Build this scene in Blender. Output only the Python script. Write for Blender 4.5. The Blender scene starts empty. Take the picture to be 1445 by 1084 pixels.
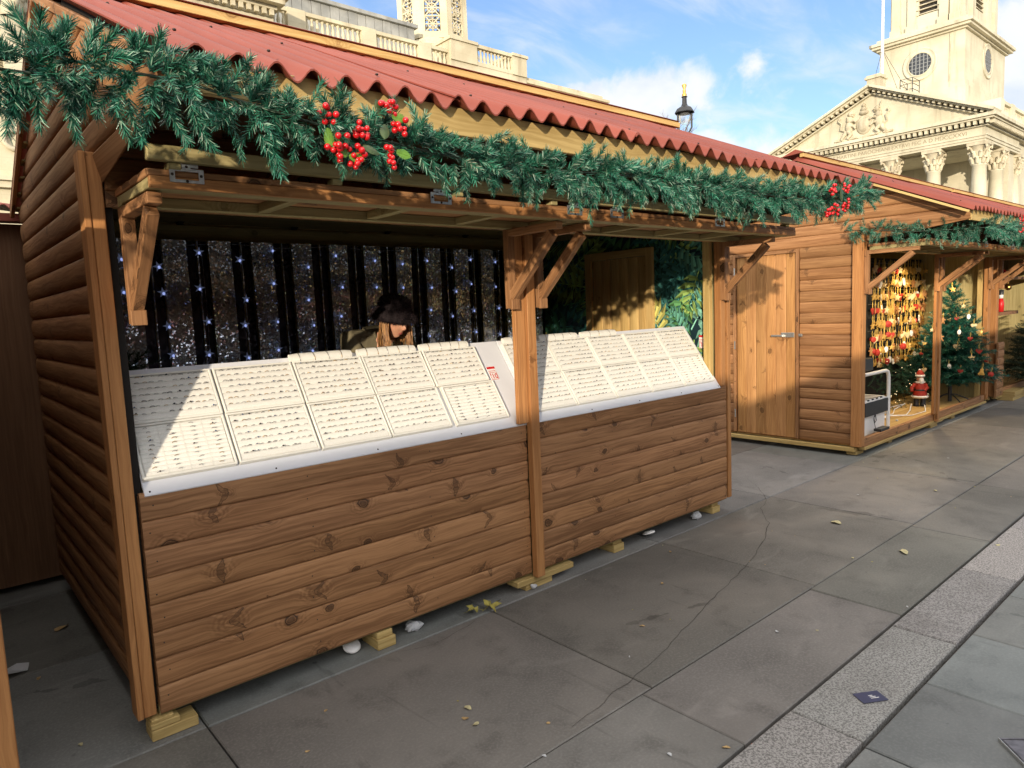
import bpy, bmesh, math, random
from mathutils import Vector, Matrix, noise
rnd = random.Random(7)
R = math.radians
PI = math.pi
scene = bpy.context.scene
COL = scene.collection

# ------------------------------------------------------------------ camera
cam_d = bpy.data.cameras.new("camera")
cam = bpy.data.objects.new("camera", cam_d)
COL.objects.link(cam)
YAW, PITCH, ROLL = 0.71173, 0.107507, -0.042469
fw = Vector((math.sin(YAW) * math.cos(PITCH), math.cos(YAW) * math.cos(PITCH), -math.sin(PITCH)))
rt0 = Vector((math.cos(YAW), -math.sin(YAW), 0)); up0 = rt0.cross(fw)
rt = math.cos(ROLL) * rt0 + math.sin(ROLL) * up0
upv = -math.sin(ROLL) * rt0 + math.cos(ROLL) * up0
m = Matrix.Identity(4)
for i in range(3):
    m[i][0] = rt[i]; m[i][1] = upv[i]; m[i][2] = -fw[i]
m[0][3], m[1][3], m[2][3] = 0, 0, 1.6
cam.matrix_world = m
cam_d.sensor_fit = 'HORIZONTAL'; cam_d.sensor_width = 36.0
cam_d.lens = 36.0 * 972.285 / 1445.0
cam_d.clip_start = 0.05; cam_d.clip_end = 3000
scene.camera = cam

# ------------------------------------------------------------------ light
SUNV = Vector((-1.25, -1.0, 0.255)).normalized()      # towards the sun
SUN_EL = math.asin(SUNV.z); SUN_AZ = math.atan2(SUNV.x, SUNV.y)
sd = bpy.data.lights.new("sun", 'SUN'); sd.energy = 3.15; sd.angle = R(0.55); sd.color = (1.0, 0.86, 0.66)
so = bpy.data.objects.new("sun", sd); COL.objects.link(so)
so.rotation_euler = (-SUNV).to_track_quat('-Z', 'Y').to_euler()
world = bpy.data.worlds.new("World"); scene.world = world; world.use_nodes = True
def make_world():
    nt = world.node_tree; nt.nodes.clear(); L = nt.links
    out = nt.nodes.new('ShaderNodeOutputWorld'); bg = nt.nodes.new('ShaderNodeBackground')
    bg.inputs['Strength'].default_value = 0.15
    sky = nt.nodes.new('ShaderNodeTexSky'); sky.sky_type = 'NISHITA'; sky.sun_disc = False
    sky.sun_elevation = SUN_EL; sky.sun_rotation = SUN_AZ; sky.air_density = 1.0; sky.dust_density = 0.6; sky.ozone_density = 1.2
    tc = nt.nodes.new('ShaderNodeTexCoord'); sep = nt.nodes.new('ShaderNodeSeparateXYZ')
    L.new(tc.outputs['Generated'], sep.inputs[0])
    def mth(op, a, b=None, c=False):
        n = nt.nodes.new('ShaderNodeMath'); n.operation = op; n.use_clamp = c
        for i, v in enumerate((a, b)):
            if v is None: continue
            if isinstance(v, (int, float)): n.inputs[i].default_value = v
            else: L.new(v, n.inputs[i])
        return n.outputs[0]
    zc = mth('ADD', mth('MAXIMUM', sep.outputs[2], 0.0), 0.14)
    cmb = nt.nodes.new('ShaderNodeCombineXYZ')
    L.new(mth('DIVIDE', sep.outputs[0], zc), cmb.inputs[0]); L.new(mth('DIVIDE', sep.outputs[1], zc), cmb.inputs[1])
    def nz(vec, scale, detail, dist=0.0, loc=(0, 0, 0), sc=(1, 1, 1)):
        mp = nt.nodes.new('ShaderNodeMapping'); mp.inputs['Location'].default_value = loc; mp.inputs['Scale'].default_value = sc
        L.new(vec, mp.inputs[0])
        n = nt.nodes.new('ShaderNodeTexNoise'); n.inputs['Scale'].default_value = scale; n.inputs['Detail'].default_value = detail
        n.inputs['Roughness'].default_value = 0.58; n.inputs['Distortion'].default_value = dist
        L.new(mp.outputs[0], n.inputs['Vector']); return n.outputs['Fac']
    def ss(v, a, b):
        n = nt.nodes.new('ShaderNodeMapRange'); n.interpolation_type = 'SMOOTHSTEP'
        n.inputs['From Min'].default_value = a; n.inputs['From Max'].default_value = b
        L.new(v, n.inputs['Value']); return n.outputs[0]
    # heaped clouds low over the roofs, thin streaks higher up
    low = ss(sep.outputs[2], 0.33, 0.14)
    cum = ss(mth('ADD', nz(tc.outputs['Generated'], 4.2, 9, 0.3, (0.42, 0.1, 0.3), (1, 1, 1.7)), mth('MULTIPLY', low, 0.04)), 0.66, 0.76)
    # heaps of cumulus standing in given directions over the roofs
    wob = nz(tc.outputs['Generated'], 16.0, 8, 0.2, (1.1, 0.2, 0.7)); wob2 = nz(tc.outputs['Generated'], 5.0, 4, 0.0, (4.1, 0.2, 0.7))
    for c, r_, zs in (((0.74, 0.608, 0.262), .15, 2.1), ((0.70, 0.65, 0.27), .10, 2.2), ((0.829, 0.517, 0.190), .085, 1.9), ((0.868, 0.454, 0.170), .105, 1.5), ((0.948, 0.22, 0.229), .16, 1.2), ((0.5, 0.80, 0.26), .2, 2.2), ((0.80, 0.56, 0.17), .10, 2.0)):
        v = nt.nodes.new('ShaderNodeVectorMath'); v.operation = 'SUBTRACT'; L.new(tc.outputs['Generated'], v.inputs[0]); v.inputs[1].default_value = c
        v2 = nt.nodes.new('ShaderNodeVectorMath'); v2.operation = 'MULTIPLY'; L.new(v.outputs[0], v2.inputs[0]); v2.inputs[1].default_value = (1, 1, zs)
        v3 = nt.nodes.new('ShaderNodeVectorMath'); v3.operation = 'LENGTH'; L.new(v2.outputs[0], v3.inputs[0])
        d = mth('SUBTRACT', 1.0, mth('DIVIDE', v3.outputs['Value'], r_)); d = mth('ADD', d, mth('ADD', mth('MULTIPLY', mth('SUBTRACT', wob, 0.5), 1.5), mth('MULTIPLY', mth('SUBTRACT', wob2, 0.5), 1.0)))
        cum = mth('MAXIMUM', cum, mth('MULTIPLY', ss(d, 0.12, 0.62), 0.92))
    streak = mth('MULTIPLY', ss(nz(cmb.outputs[0], 1.5, 10, 0.6, (3.1, 0.4, 0), (1.5, 3.4, 1)), 0.40, 0.80), 0.58)
    # bright cloud sheet added out of view, overhead and sunward, to fill shade
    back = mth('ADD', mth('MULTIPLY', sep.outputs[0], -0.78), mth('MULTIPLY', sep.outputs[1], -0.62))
    fill_veil = mth('MAXIMUM', ss(sep.outputs[2], 0.52, 0.74), mth('MULTIPLY', ss(back, 0.05, 0.5), 0.9))
    fac = mth('MAXIMUM', mth('MAXIMUM', cum, streak), fill_veil)
    shade = nz(tc.outputs['Generated'], 7.0, 6, 0.2, (1.4, 2, 0), (1, 1, 1.5))
    cc = nt.nodes.new('ShaderNodeMixRGB'); L.new(ss(shade, 0.3, 0.62), cc.inputs[0])
    cc.inputs[1].default_value = (3.4, 3.75, 4.4, 1); cc.inputs[2].default_value = (4.6, 4.6, 4.6, 1)
    cv = nt.nodes.new('ShaderNodeMixRGB'); L.new(fill_veil, cv.inputs[0]); L.new(cc.outputs[0], cv.inputs[1]); cv.inputs[2].default_value = (9.8, 9.6, 9.2, 1)
    gain = nt.nodes.new('ShaderNodeMixRGB'); gain.blend_type = 'MULTIPLY'; gain.inputs[0].default_value = 1
    L.new(sky.outputs[0], gain.inputs[1]); gain.inputs[2].default_value = (0.86, 0.96, 1.24, 1)
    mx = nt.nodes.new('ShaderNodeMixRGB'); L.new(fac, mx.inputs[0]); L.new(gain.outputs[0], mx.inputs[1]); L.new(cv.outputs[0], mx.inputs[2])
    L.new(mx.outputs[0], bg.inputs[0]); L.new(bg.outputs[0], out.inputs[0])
make_world()
vs = scene.view_settings
vs.view_transform = 'Standard'; vs.look = 'None'; vs.gamma = 1.0; vs.use_curve_mapping = False; vs.exposure = 0.60
scene.render.engine = 'CYCLES'
scene.cycles.max_bounces = 6; scene.cycles.diffuse_bounces = 4; scene.cycles.glossy_bounces = 3
scene.cycles.caustics_reflective = False; scene.cycles.caustics_refractive = False
scene.cycles.use_denoising = True
scene.cycles.sample_clamp_indirect = 6.0

# ------------------------------------------------------------------ materials
class NT:
    def __init__(self, name, rough=0.6, spec=0.3, metal=0.0):
        self.m = bpy.data.materials.new(name); self.m.use_nodes = True
        self.t = self.m.node_tree; self.n = self.t.nodes; self.b = self.n['Principled BSDF']
        self.b.inputs['Roughness'].default_value = rough; self.b.inputs['Metallic'].default_value = metal
        self.b.inputs['Specular IOR Level'].default_value = spec
    def L(self, a, b): self.t.links.new(a, b)
    def math(self, op, a, b=None, clamp=False):
        n = self.n.new('ShaderNodeMath'); n.operation = op; n.use_clamp = clamp
        for i, v in enumerate((a, b)):
            if v is None: continue
            if isinstance(v, (int, float)): n.inputs[i].default_value = v
            else: self.L(v, n.inputs[i])
        return n.outputs[0]
    def coord(self, kind): return self.n.new('ShaderNodeTexCoord').outputs[kind]
    def map(self, vec, scale=(1, 1, 1), loc=(0, 0, 0)):
        n = self.n.new('ShaderNodeMapping'); n.inputs['Scale'].default_value = scale; n.inputs['Location'].default_value = loc
        self.L(vec, n.inputs[0]); return n.outputs[0]
    def noise(self, vec, scale, detail=4, dist=0.0, rough=0.55, out='Fac'):
        n = self.n.new('ShaderNodeTexNoise'); n.inputs['Scale'].default_value = scale; n.inputs['Detail'].default_value = detail
        n.inputs['Distortion'].default_value = dist; n.inputs['Roughness'].default_value = rough
        self.L(vec, n.inputs['Vector']); return n.outputs[out]
    def vor(self, vec, scale, feature='F1', dim='3D', rand=1.0):
        n = self.n.new('ShaderNodeTexVoronoi'); n.feature = feature; n.voronoi_dimensions = dim
        n.inputs['Scale'].default_value = scale; n.inputs['Randomness'].default_value = rand
        self.L(vec, n.inputs['Vector']); return n
    def ss(self, v, a, b, lo=0.0, hi=1.0):
        n = self.n.new('ShaderNodeMapRange'); n.interpolation_type = 'SMOOTHSTEP'
        n.inputs['From Min'].default_value = a; n.inputs['From Max'].default_value = b
        n.inputs['To Min'].default_value = lo; n.inputs['To Max'].default_value = hi
        self.L(v, n.inputs['Value']); return n.outputs[0]
    def mix(self, fac, a, b, mode='MIX'):
        n = self.n.new('ShaderNodeMixRGB'); n.blend_type = mode
        for i, v in enumerate((fac, a, b)):
            if isinstance(v, (int, float)): n.inputs[i].default_value = v if i == 0 else (v, v, v, 1)
            elif isinstance(v, tuple): n.inputs[i].default_value = (*v, 1)
            else: self.L(v, n.inputs[i])
        return n.outputs[0]
    def attr(self, name):
        n = self.n.new('ShaderNodeAttribute'); n.attribute_name = name; return n.outputs['Color']
    def sep(self, v):
        n = self.n.new('ShaderNodeSeparateXYZ'); self.L(v, n.inputs[0]); return n.outputs
    def comb(self, x, y, z=0.0):
        n = self.n.new('ShaderNodeCombineXYZ')
        for i, v in enumerate((x, y, z)):
            if isinstance(v, (int, float)): n.inputs[i].default_value = v
            else: self.L(v, n.inputs[i])
        return n.outputs[0]
    def col(self, c):
        if isinstance(c, tuple): self.b.inputs['Base Color'].default_value = (*c, 1)
        else: self.L(c, self.b.inputs['Base Color'])
    def rough(self, v): self.L(v, self.b.inputs['Roughness'])
    def bump(self, h, strength=0.3, dist=0.01):
        n = self.n.new('ShaderNodeBump'); n.inputs['Strength'].default_value = strength; n.inputs['Distance'].default_value = dist
        self.L(h, n.inputs['Height']); self.L(n.outputs[0], self.b.inputs['Normal'])

def mat_plain(name, c, rough=0.5, metal=0.0, spec=0.35, var=0.06, vscale=30, bump=0.0):
    k = NT(name, rough, spec, metal)
    f = k.noise(k.coord('Object'), vscale, 4)
    k.col(k.mix(k.ss(f, 0.3, 0.7), tuple(x * (1 - var) for x in c), tuple(min(1, x * (1 + var)) for x in c)))
    if bump: k.bump(f, bump, 0.004)
    return k.m

def mat_tint(name, rough=0.5, spec=0.3, gain=(1, 1, 1), sub=0.0, metal=0.0):
    k = NT(name, rough, spec, metal)
    k.col(k.mix(1.0, k.attr('tint'), gain, 'MULTIPLY'))
    return k.m

def mat_wood(name, light, dark, knot, kcell=(2.6, 7.0), kprob=0.45, kstr=1.0, rough=0.62, bump=0.25):
    """boards carry UV = metres along / across the grain, each board with its own random offset; tint = board tone"""
    k = NT(name, rough, 0.25)
    uv = k.coord('UV'); s = k.sep(uv)
    warp = k.noise(k.map(uv, (3.0, 9.0, 1)), 1.0, 3)
    v2 = k.math('ADD', s[1], k.math('MULTIPLY', k.math('SUBTRACT', warp, 0.5), 0.05))
    jit = k.noise(k.map(uv, (26, 34, 1)), 1.0, 2, 0, 0.5, 'Color'); js = k.sep(jit)
    ku = k.math('ADD', s[0], k.math('MULTIPLY', k.math('SUBTRACT', js[0], 0.5), 0.03))
    kv = k.math('ADD', s[1], k.math('MULTIPLY', k.math('SUBTRACT', js[1], 0.5), 0.02))
    kvec = k.comb(k.math('MULTIPLY', ku, kcell[0]), k.math('MULTIPLY', kv, kcell[1]))
    vn = k.vor(kvec, 1.0, 'F1', '2D', 0.9)
    cc = k.sep(vn.outputs['Color']); ks = k.sep(kvec); ps = k.sep(vn.outputs['Position'])
    lu = k.math('DIVIDE', k.math('SUBTRACT', ks[0], ps[0]), kcell[0]); lv = k.math('DIVIDE', k.math('SUBTRACT', ks[1], ps[1]), kcell[1])
    alv = k.math('ABSOLUTE', lv)
    has = k.math('GREATER_THAN', cc[0], 1 - kprob)
    size = k.ss(cc[2], 0.0, 1.0, 0.8, 1.6)
    r = k.math('DIVIDE', k.math('SQRT', k.math('ADD', k.math('MULTIPLY', lu, k.math('MULTIPLY', lu, .55)), k.math('MULTIPLY', lv, lv))), size)
    near = k.math('MULTIPLY', k.ss(r, 0.050, 0.010), has)
    grain = k.noise(k.comb(k.math('MULTIPLY', s[0], 2.2), k.math('MULTIPLY', k.math('ADD', v2, k.math('MULTIPLY', near, 0.03)), 78.0)), 1.0, 5, 0.25)
    fine = k.noise(k.comb(k.math('MULTIPLY', s[0], 9.0), k.math('MULTIPLY', v2, 320.0)), 1.0, 3)
    broad = k.noise(k.comb(k.math('MULTIPLY', s[0], 0.9), k.math('MULTIPLY', v2, 7.0)), 1.0, 3)
    rings = k.math('SINE', k.math('MULTIPLY', r, 700.0))
    g = k.math('ADD', k.math('MULTIPLY', grain, 0.6), k.math('MULTIPLY', broad, 0.45))
    g = k.math('ADD', g, k.math('MULTIPLY', k.math('MULTIPLY', rings, near), 0.07))
    c = k.mix(k.ss(g, 0.39, 0.65), dark, light)
    c = k.mix(k.ss(fine, 0.35, 0.75, 0.0, 0.30), c, dark)
    pale = k.noise(k.comb(k.math('MULTIPLY', s[0], 1.6), k.math('MULTIPLY', v2, 34.0)), 1.0, 4)
    c = k.mix(k.ss(pale, 0.58, 0.76, 0.0, 0.40), c, tuple(min(1, x * 1.45) for x in light))
    # half the knots are cut across (round), the others lengthwise (a pair of feathered lens marks)
    rnd_k = k.math('MULTIPLY', has, k.math('GREATER_THAN', cc[1], .52)); fea_k = k.math('MULTIPLY', has, k.math('LESS_THAN', cc[1], .52))
    slope = k.math('MULTIPLY', k.math('SUBTRACT', cc[2], .5), 2.4)
    bb = k.math('ABSOLUTE', k.math('SUBTRACT', lu, k.math('MULTIPLY', alv, slope)))
    lens = k.math('MULTIPLY', k.ss(alv, .056, .014), k.ss(alv, .0, .010, .55, 1.0))
    wdt = k.math('MULTIPLY', lens, .013)
    inside = k.ss(k.math('SUBTRACT', bb, wdt), .004, -.003)
    edge_ = k.ss(k.math('ABSOLUTE', k.math('SUBTRACT', bb, wdt)), .0035, .0005)
    lens_on = k.math('GREATER_THAN', lens, .04)
    fm = k.math('MULTIPLY', k.math('MULTIPLY', fea_k, lens_on), k.math('MAXIMUM', k.math('MULTIPLY', inside, k.ss(grain, .3, .65, .75, .30)), k.math('MULTIPLY', edge_, .85)))
    c = k.mix(k.math('MULTIPLY', fm, 0.85 * kstr, True), c, knot)
    halo = k.math('MULTIPLY', near, k.ss(k.noise(k.map(uv, (22, 60, 1)), 1.0, 3), 0.36, 0.66))
    c = k.mix(k.math('MULTIPLY', halo, 0.50 * kstr, True), c, tuple(x * 0.62 for x in dark))
    core = k.math('MULTIPLY', k.ss(r, 0.0125, 0.0075), rnd_k); rim = k.math('MULTIPLY', k.ss(k.math('ABSOLUTE', k.math('SUBTRACT', r, .0125)), .003, .0008), rnd_k)
    c = k.mix(k.math('MULTIPLY', core, 0.62 * kstr, True), c, knot)
    c = k.mix(k.math('MULTIPLY', rim, 0.80 * kstr, True), c, tuple(x * .8 for x in knot))
    c = k.mix(1.0, c, k.attr('tint'), 'MULTIPLY')
    k.col(c)
    k.bump(k.math('SUBTRACT', g, k.math('MULTIPLY', core, 0.4)), bump, 0.003)
    k.rough(k.ss(g, 0.2, 0.9, rough + 0.1, rough - 0.12))
    return k.m

M = {}
M['stain'] = mat_wood('stained_pine', (0.415, 0.212, 0.096), (0.215, 0.101, 0.043), (0.060, 0.029, 0.014), (2.3, 8.2), 0.85, 1.2)
M['log'] = mat_wood('stained_log_board', (0.40, 0.205, 0.090), (0.215, 0.098, 0.039), (0.07, 0.034, 0.015), (1.6, 7.0), 0.4, 0.9)
M['orange'] = mat_wood('orange_post_timber', (0.46, 0.220, 0.082), (0.31, 0.135, 0.047), (0.09, 0.035, 0.012), (1.6, 9.0), 0.35, 0.8)
M['door'] = mat_wood('door_pine', (0.50, 0.260, 0.100), (0.33, 0.155, 0.054), (0.09, 0.038, 0.014), (2.6, 8.0), 0.55, 1.0)
M['yellow'] = mat_wood('treated_timber', (0.54, 0.39, 0.16), (0.38, 0.26, 0.095), (0.14, 0.075, 0.025), (1.2, 8.0), 0.3, 0.7)
M['green'] = mat_wood('green_treated_timber', (0.42, 0.35, 0.17), (0.28, 0.23, 0.10), (0.10, 0.07, 0.025), (1.4, 8.0), 0.3, 0.7)
M['pale'] = mat_wood('pale_pine', (0.62, 0.43, 0.18), (0.46, 0.29, 0.105), (0.22, 0.10, 0.035), (2.4, 9.0), 0.4, 0.9)
M['ply'] = mat_wood('dark_plywood', (0.24, 0.125, 0.065), (0.17, 0.085, 0.044), (0.05, 0.025, 0.014), (0.9, 2.0), 0.3, 0.5)

def mat_roof():
    k = NT('red_corrugated_sheet', 0.62, 0.25)
    p = k.coord('Object')
    a = k.noise(p, 2.2, 5); b = k.noise(k.map(p, (60, 4, 4)), 1.0, 4); c = k.noise(p, 160, 2)
    base = k.mix(k.ss(a, 0.3, 0.72), (0.215, 0.050, 0.033), (0.265, 0.064, 0.042))
    base = k.mix(k.ss(b, 0.5, 0.8, 0, 0.25), base, (0.24, 0.055, 0.04))
    base = k.mix(k.ss(c, 0.62, 0.8, 0, 0.3), base, (0.16, 0.04, 0.03))
    d2 = k.noise(k.map(p, (1.2, 3.0, 3.0), (3, 1, 0)), 1.0, 6, .8); base = k.mix(k.ss(d2, .52, .78, 0, .35), base, (.20, .075, .058))
    base = k.mix(1.0, base, k.attr('tint'), 'MULTIPLY')
    k.col(base); k.bump(c, 0.15, 0.002); return k.m
M['roof'] = mat_roof()
M['iron'] = mat_plain('black_iron', (0.022, 0.023, 0.026), 0.45, 0.0, 0.5)
M['steel'] = mat_plain('zinc_steel', (0.55, 0.55, 0.53), 0.38, 0.9, 0.5, 0.12, 60)
M['screw'] = mat_plain('dark_screw', (0.05, 0.04, 0.035), 0.5, 0.6)
M['black'] = mat_plain('black_cloth', (0.006, 0.008, 0.008), 0.9)
M['dark'] = mat_plain('dark_void_shade', (0.018, 0.015, 0.013), 0.8)  # near-black standing for shade in the jamb gap and among the rafters
M['white'] = mat_plain('white_laminate', (0.74, 0.75, 0.80), 0.4, 0, 0.4, 0.02, 8)
M['tray'] = mat_plain('cream_leatherette', (0.82, 0.80, 0.735), 0.55, 0, 0.3, 0.03, 40, 0.05)
M['foam'] = mat_plain('cream_velvet', (0.81, 0.79, 0.73), 0.85, 0, 0.15, 0.05, 200, 0.05)
M['silver'] = mat_plain('silver_metal', (0.42, 0.41, 0.41), 0.3, 1.0, 0.5, 0.1, 100)
M['gold'] = mat_plain('gold_metal', (0.52, 0.31, 0.10), 0.3, 1.0, 0.5, 0.1, 100)
M['stone_blue'] = mat_plain('blue_gem', (0.03, 0.07, 0.18), 0.15)
M['stone_dark'] = mat_plain('dark_gem', (0.03, 0.025, 0.03), 0.15)
M['needle'] = mat_tint('tinsel_needle', 0.38, 0.45)
M['fir'] = mat_tint('fir_needle', 0.6, 0.3)
M['berry'] = mat_plain('red_berry', (0.55, 0.008, 0.012), 0.22, 0, 0.6, 0.1, 40)
M['leaf'] = mat_plain('glossy_leaf', (0.055, 0.085, 0.030), 0.35, 0, 0.5, 0.3, 30)
M['fern'] = mat_plain('bright_fern', (0.13, 0.27, 0.04), 0.5, 0, 0.3, 0.2, 30)
M['wire'] = mat_plain('dark_wire', (0.03, 0.05, 0.035), 0.6)
M['red'] = mat_plain('red_paint', (0.60, 0.02, 0.02), 0.4, 0, 0.4, 0.05, 10)
M['signwhite'] = mat_plain('sign_card', (0.82, 0.80, 0.78), 0.45, 0, 0.3, 0.02, 20)
M['paper'] = mat_plain('white_paper', (0.50, 0.50, 0.51), 0.7, 0, 0.2, 0.05, 20)
M['glow_blue'] = None
def mat_emit(name, c, s):
    k = NT(name, 0.4); k.col((c[0] * .6, c[1] * .6, c[2] * .6))
    k.b.inputs['Emission Color'].default_value = (*c, 1); k.b.inputs['Emission Strength'].default_value = s; return k.m
M['glow_blue'] = mat_emit('star_led', (0.40, 0.50, 1.0), 0.55)
M['star'] = mat_plain('clear_star_plastic', (0.42, 0.47, 0.62), 0.2, 0.2, 0.6)
M['star_lit'] = None
M['star_lit'] = mat_emit('lit_star_plastic', (0.45, 0.55, 0.9), 0.05)
M['bulb'] = mat_emit('warm_bulb', (1.0, 0.80, 0.42), 9.0)
M['led'] = mat_emit('warm_led', (1.0, 0.80, 0.45), 1.2)

def mat_foil(name, c, rough, strength, scale, metal=1.0):
    k = NT(name, rough, 0.5, metal); uv = k.coord('UV')
    k.col(c)
    # crumpled foil: every small facet leans its own way, more in some bands than in others
    wv = k.n.new('ShaderNodeMixRGB'); wv.inputs[0].default_value = .012; k.L(uv, wv.inputs[1]); k.L(k.noise(k.map(uv, (40, 40, 1)), 1.0, 2, 0, .5, 'Color'), wv.inputs[2])
    vn = k.vor(k.map(wv.outputs[0], (scale, scale, 1)), 1.0, 'F1', '2D', 1.0)
    band = k.ss(k.noise(k.map(uv, (1.2, 5.0, 1)), 1.0, 3), .40, .60, .25, 1.0)
    v1 = k.n.new('ShaderNodeVectorMath'); v1.operation = 'SUBTRACT'; k.L(vn.outputs['Color'], v1.inputs[0]); v1.inputs[1].default_value = (.5, .5, .5)
    v2 = k.n.new('ShaderNodeVectorMath'); v2.operation = 'SCALE'; k.L(v1.outputs[0], v2.inputs[0]); k.L(k.math('MULTIPLY', band, strength), v2.inputs['Scale'])
    ge = k.n.new('ShaderNodeNewGeometry'); v3 = k.n.new('ShaderNodeVectorMath'); v3.operation = 'ADD'; k.L(ge.outputs['Normal'], v3.inputs[0]); k.L(v2.outputs[0], v3.inputs[1])
    v4 = k.n.new('ShaderNodeVectorMath'); v4.operation = 'NORMALIZE'; k.L(v3.outputs[0], v4.inputs[0]); k.L(v4.outputs[0], k.b.inputs['Normal'])
    return k.m
M['foil'] = mat_foil('silver_foil', (0.76, 0.84, 1.0), 0.10, 1.9, 110, .5)
M['foilblack'] = mat_foil('black_foil', (0.03, 0.031, 0.04), 0.3, 0.5, 60)

def mat_stone(name, light, dark, grime, scale=0.35, block=None):
    k = NT(name, 0.8, 0.2); p = k.coord('Object')
    a = k.noise(p, scale, 6, 0.4); st = k.noise(k.map(p, (1.3, 1.3, 0.12)), 1.0, 5); f = k.noise(p, 7.0, 5)
    c = k.mix(k.ss(a, 0.3, 0.7), dark, light)
    c = k.mix(k.ss(st, 0.52, 0.76, 0, 0.62), c, grime)
    c = k.mix(k.ss(f, 0.55, 0.8, 0, 0.25), c, grime)
    if block:
        s = k.sep(p)
        zr = k.math('FRACT', k.math('DIVIDE', s[2], block))
        line = k.math('MAXIMUM', k.ss(zr, 0.05, 0.0), 0.0)
        c = k.mix(k.math('MULTIPLY', line, 0.28), c, grime)
    k.col(c); k.bump(f, 0.25, 0.03); return k.m
M['church'] = mat_stone('portland_stone', (0.66, 0.61, 0.47), (0.53, 0.485, 0.36), (0.31, 0.27, 0.19), 0.3, 0.6)
M['church2'] = mat_stone('carved_portland_stone', (0.64, 0.58, 0.43), (0.44, 0.385, 0.28), (0.22, 0.18, 0.12), 0.8)
M['gallery'] = mat_stone('gallery_stone', (0.67, 0.605, 0.44), (0.53, 0.465, 0.325), (0.32, 0.26, 0.17), 0.5, 0.55)
M['lead'] = mat_stone('lead_sheet', (0.40, 0.40, 0.38), (0.26, 0.265, 0.26), (0.17, 0.165, 0.15), 0.8)
M['glass'] = mat_plain('dark_window_glass', (0.03, 0.035, 0.045), 0.15, 0, 0.5)
M['glassbar'] = mat_plain('grey_glazing_bar', (0.26, 0.27, 0.28), 0.6)
M['louvre'] = mat_plain('dark_louvre', (0.05, 0.045, 0.04), 0.7)

def mat_slab(name, light, dark, speck, grain=90.0, sp=0.35):
    k = NT(name, 0.72, 0.35); p = k.coord('Object')
    a = k.noise(p, 1.1, 6, 0.5); b = k.noise(p, 5.0, 6, 0.3); f = k.noise(p, grain, 4); sp_n = k.noise(p, 22, 3)
    c = k.mix(k.ss(a, 0.28, 0.74), dark, light)
    c = k.mix(k.ss(b, 0.50, 0.74, 0, 0.55), c, tuple(x * 0.62 for x in dark))
    c = k.mix(k.ss(f, 0.42, 0.72, 0, sp), c, speck)
    c = k.mix(k.ss(sp_n, 0.66, 0.76, 0, 0.4), c, tuple(x * 0.35 for x in dark))
    big = k.noise(p, 0.55, 5, 0.8); c = k.mix(k.ss(big, 0.44, 0.66, 0, 0.42), c, tuple(x * 0.66 for x in dark))
    sc = k.noise(k.map(p, (7, 1.1, 1)), 1.0, 6, 1.6); c = k.mix(k.ss(sc, 0.63, 0.74, 0, 0.40), c, tuple(x * 0.5 for x in dark))
    lt = k.noise(k.map(p, (2.0, 5.0, 1), (7, 3, 0)), 1.0, 7, 0.9); c = k.mix(k.ss(lt, 0.58, 0.74, 0, 0.40), c, tuple(min(1, x * 1.3) for x in light))
    cr = k.vor(k.map(p, (.8, .8, .001)), 1.0, 'DISTANCE_TO_EDGE'); wv = k.noise(p, 6, 5)
    crk = k.math('MULTIPLY', k.ss(k.math('ADD', cr.outputs['Distance'], k.math('MULTIPLY', k.math('SUBTRACT', wv, .5), .16)), .006, .0), k.ss(k.noise(p, .8, 2), .52, .6))
    c = k.mix(k.math('MULTIPLY', crk, .5, True), c, tuple(x * .35 for x in dark))
    gum = k.vor(k.map(p, (1, 1, 0.001)), 2.1, 'F1', '3D', 1.0)
    g = k.math('MULTIPLY', k.ss(gum.outputs['Distance'], 0.035, 0.022), k.math('GREATER_THAN', k.sep(gum.outputs['Color'])[0], 0.55))
    c = k.mix(k.math('MULTIPLY', g, 0.55), c, (0.035, 0.033, 0.032))
    c = k.mix(1.0, c, k.attr('tint'), 'MULTIPLY')
    k.col(c); k.bump(k.math('ADD', f, k.math('MULTIPLY', b, 0.6)), 0.35, 0.004)
    k.rough(k.ss(a, 0.3, 0.75, 0.82, 0.55)); return k.m
M['slab'] = mat_slab('york_stone_slab', (0.192, 0.181, 0.164), (0.122, 0.115, 0.104), (0.265, 0.25, 0.228))
M['slab2'] = mat_slab('grey_stone_slab', (0.185, 0.190, 0.182), (0.125, 0.131, 0.128), (0.24, 0.24, 0.235))
def mat_granite():
    k = NT('granite', 0.7, 0.3); p = k.coord('Object')
    a = k.noise(p, 260, 3, 0.3); b = k.noise(p, 120, 4, 0.4); w = k.noise(p, 2.0, 5)
    c = k.mix(k.ss(b, 0.40, 0.56), (0.15, 0.142, 0.138), (0.33, 0.312, 0.305))
    c = k.mix(k.ss(a, 0.55, 0.70, 0, 0.8), c, (0.05, 0.047, 0.048))
    c = k.mix(k.ss(w, 0.45, 0.75, 0, 0.35), c, (0.12, 0.108, 0.10))
    k.col(k.mix(1.0, c, k.attr('tint'), 'MULTIPLY')); k.bump(k.math('ADD', a, b), 0.4, 0.004); return k.m
M['granite'] = mat_granite()
M['crack'] = mat_plain('crack_dirt', (0.075, 0.067, 0.060), 0.9, 0, 0.1, 0.3, 40)
M['joint'] = mat_plain('dark_mortar', (0.060, 0.053, 0.046), 0.9, 0, 0.1, 0.3, 40)

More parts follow.
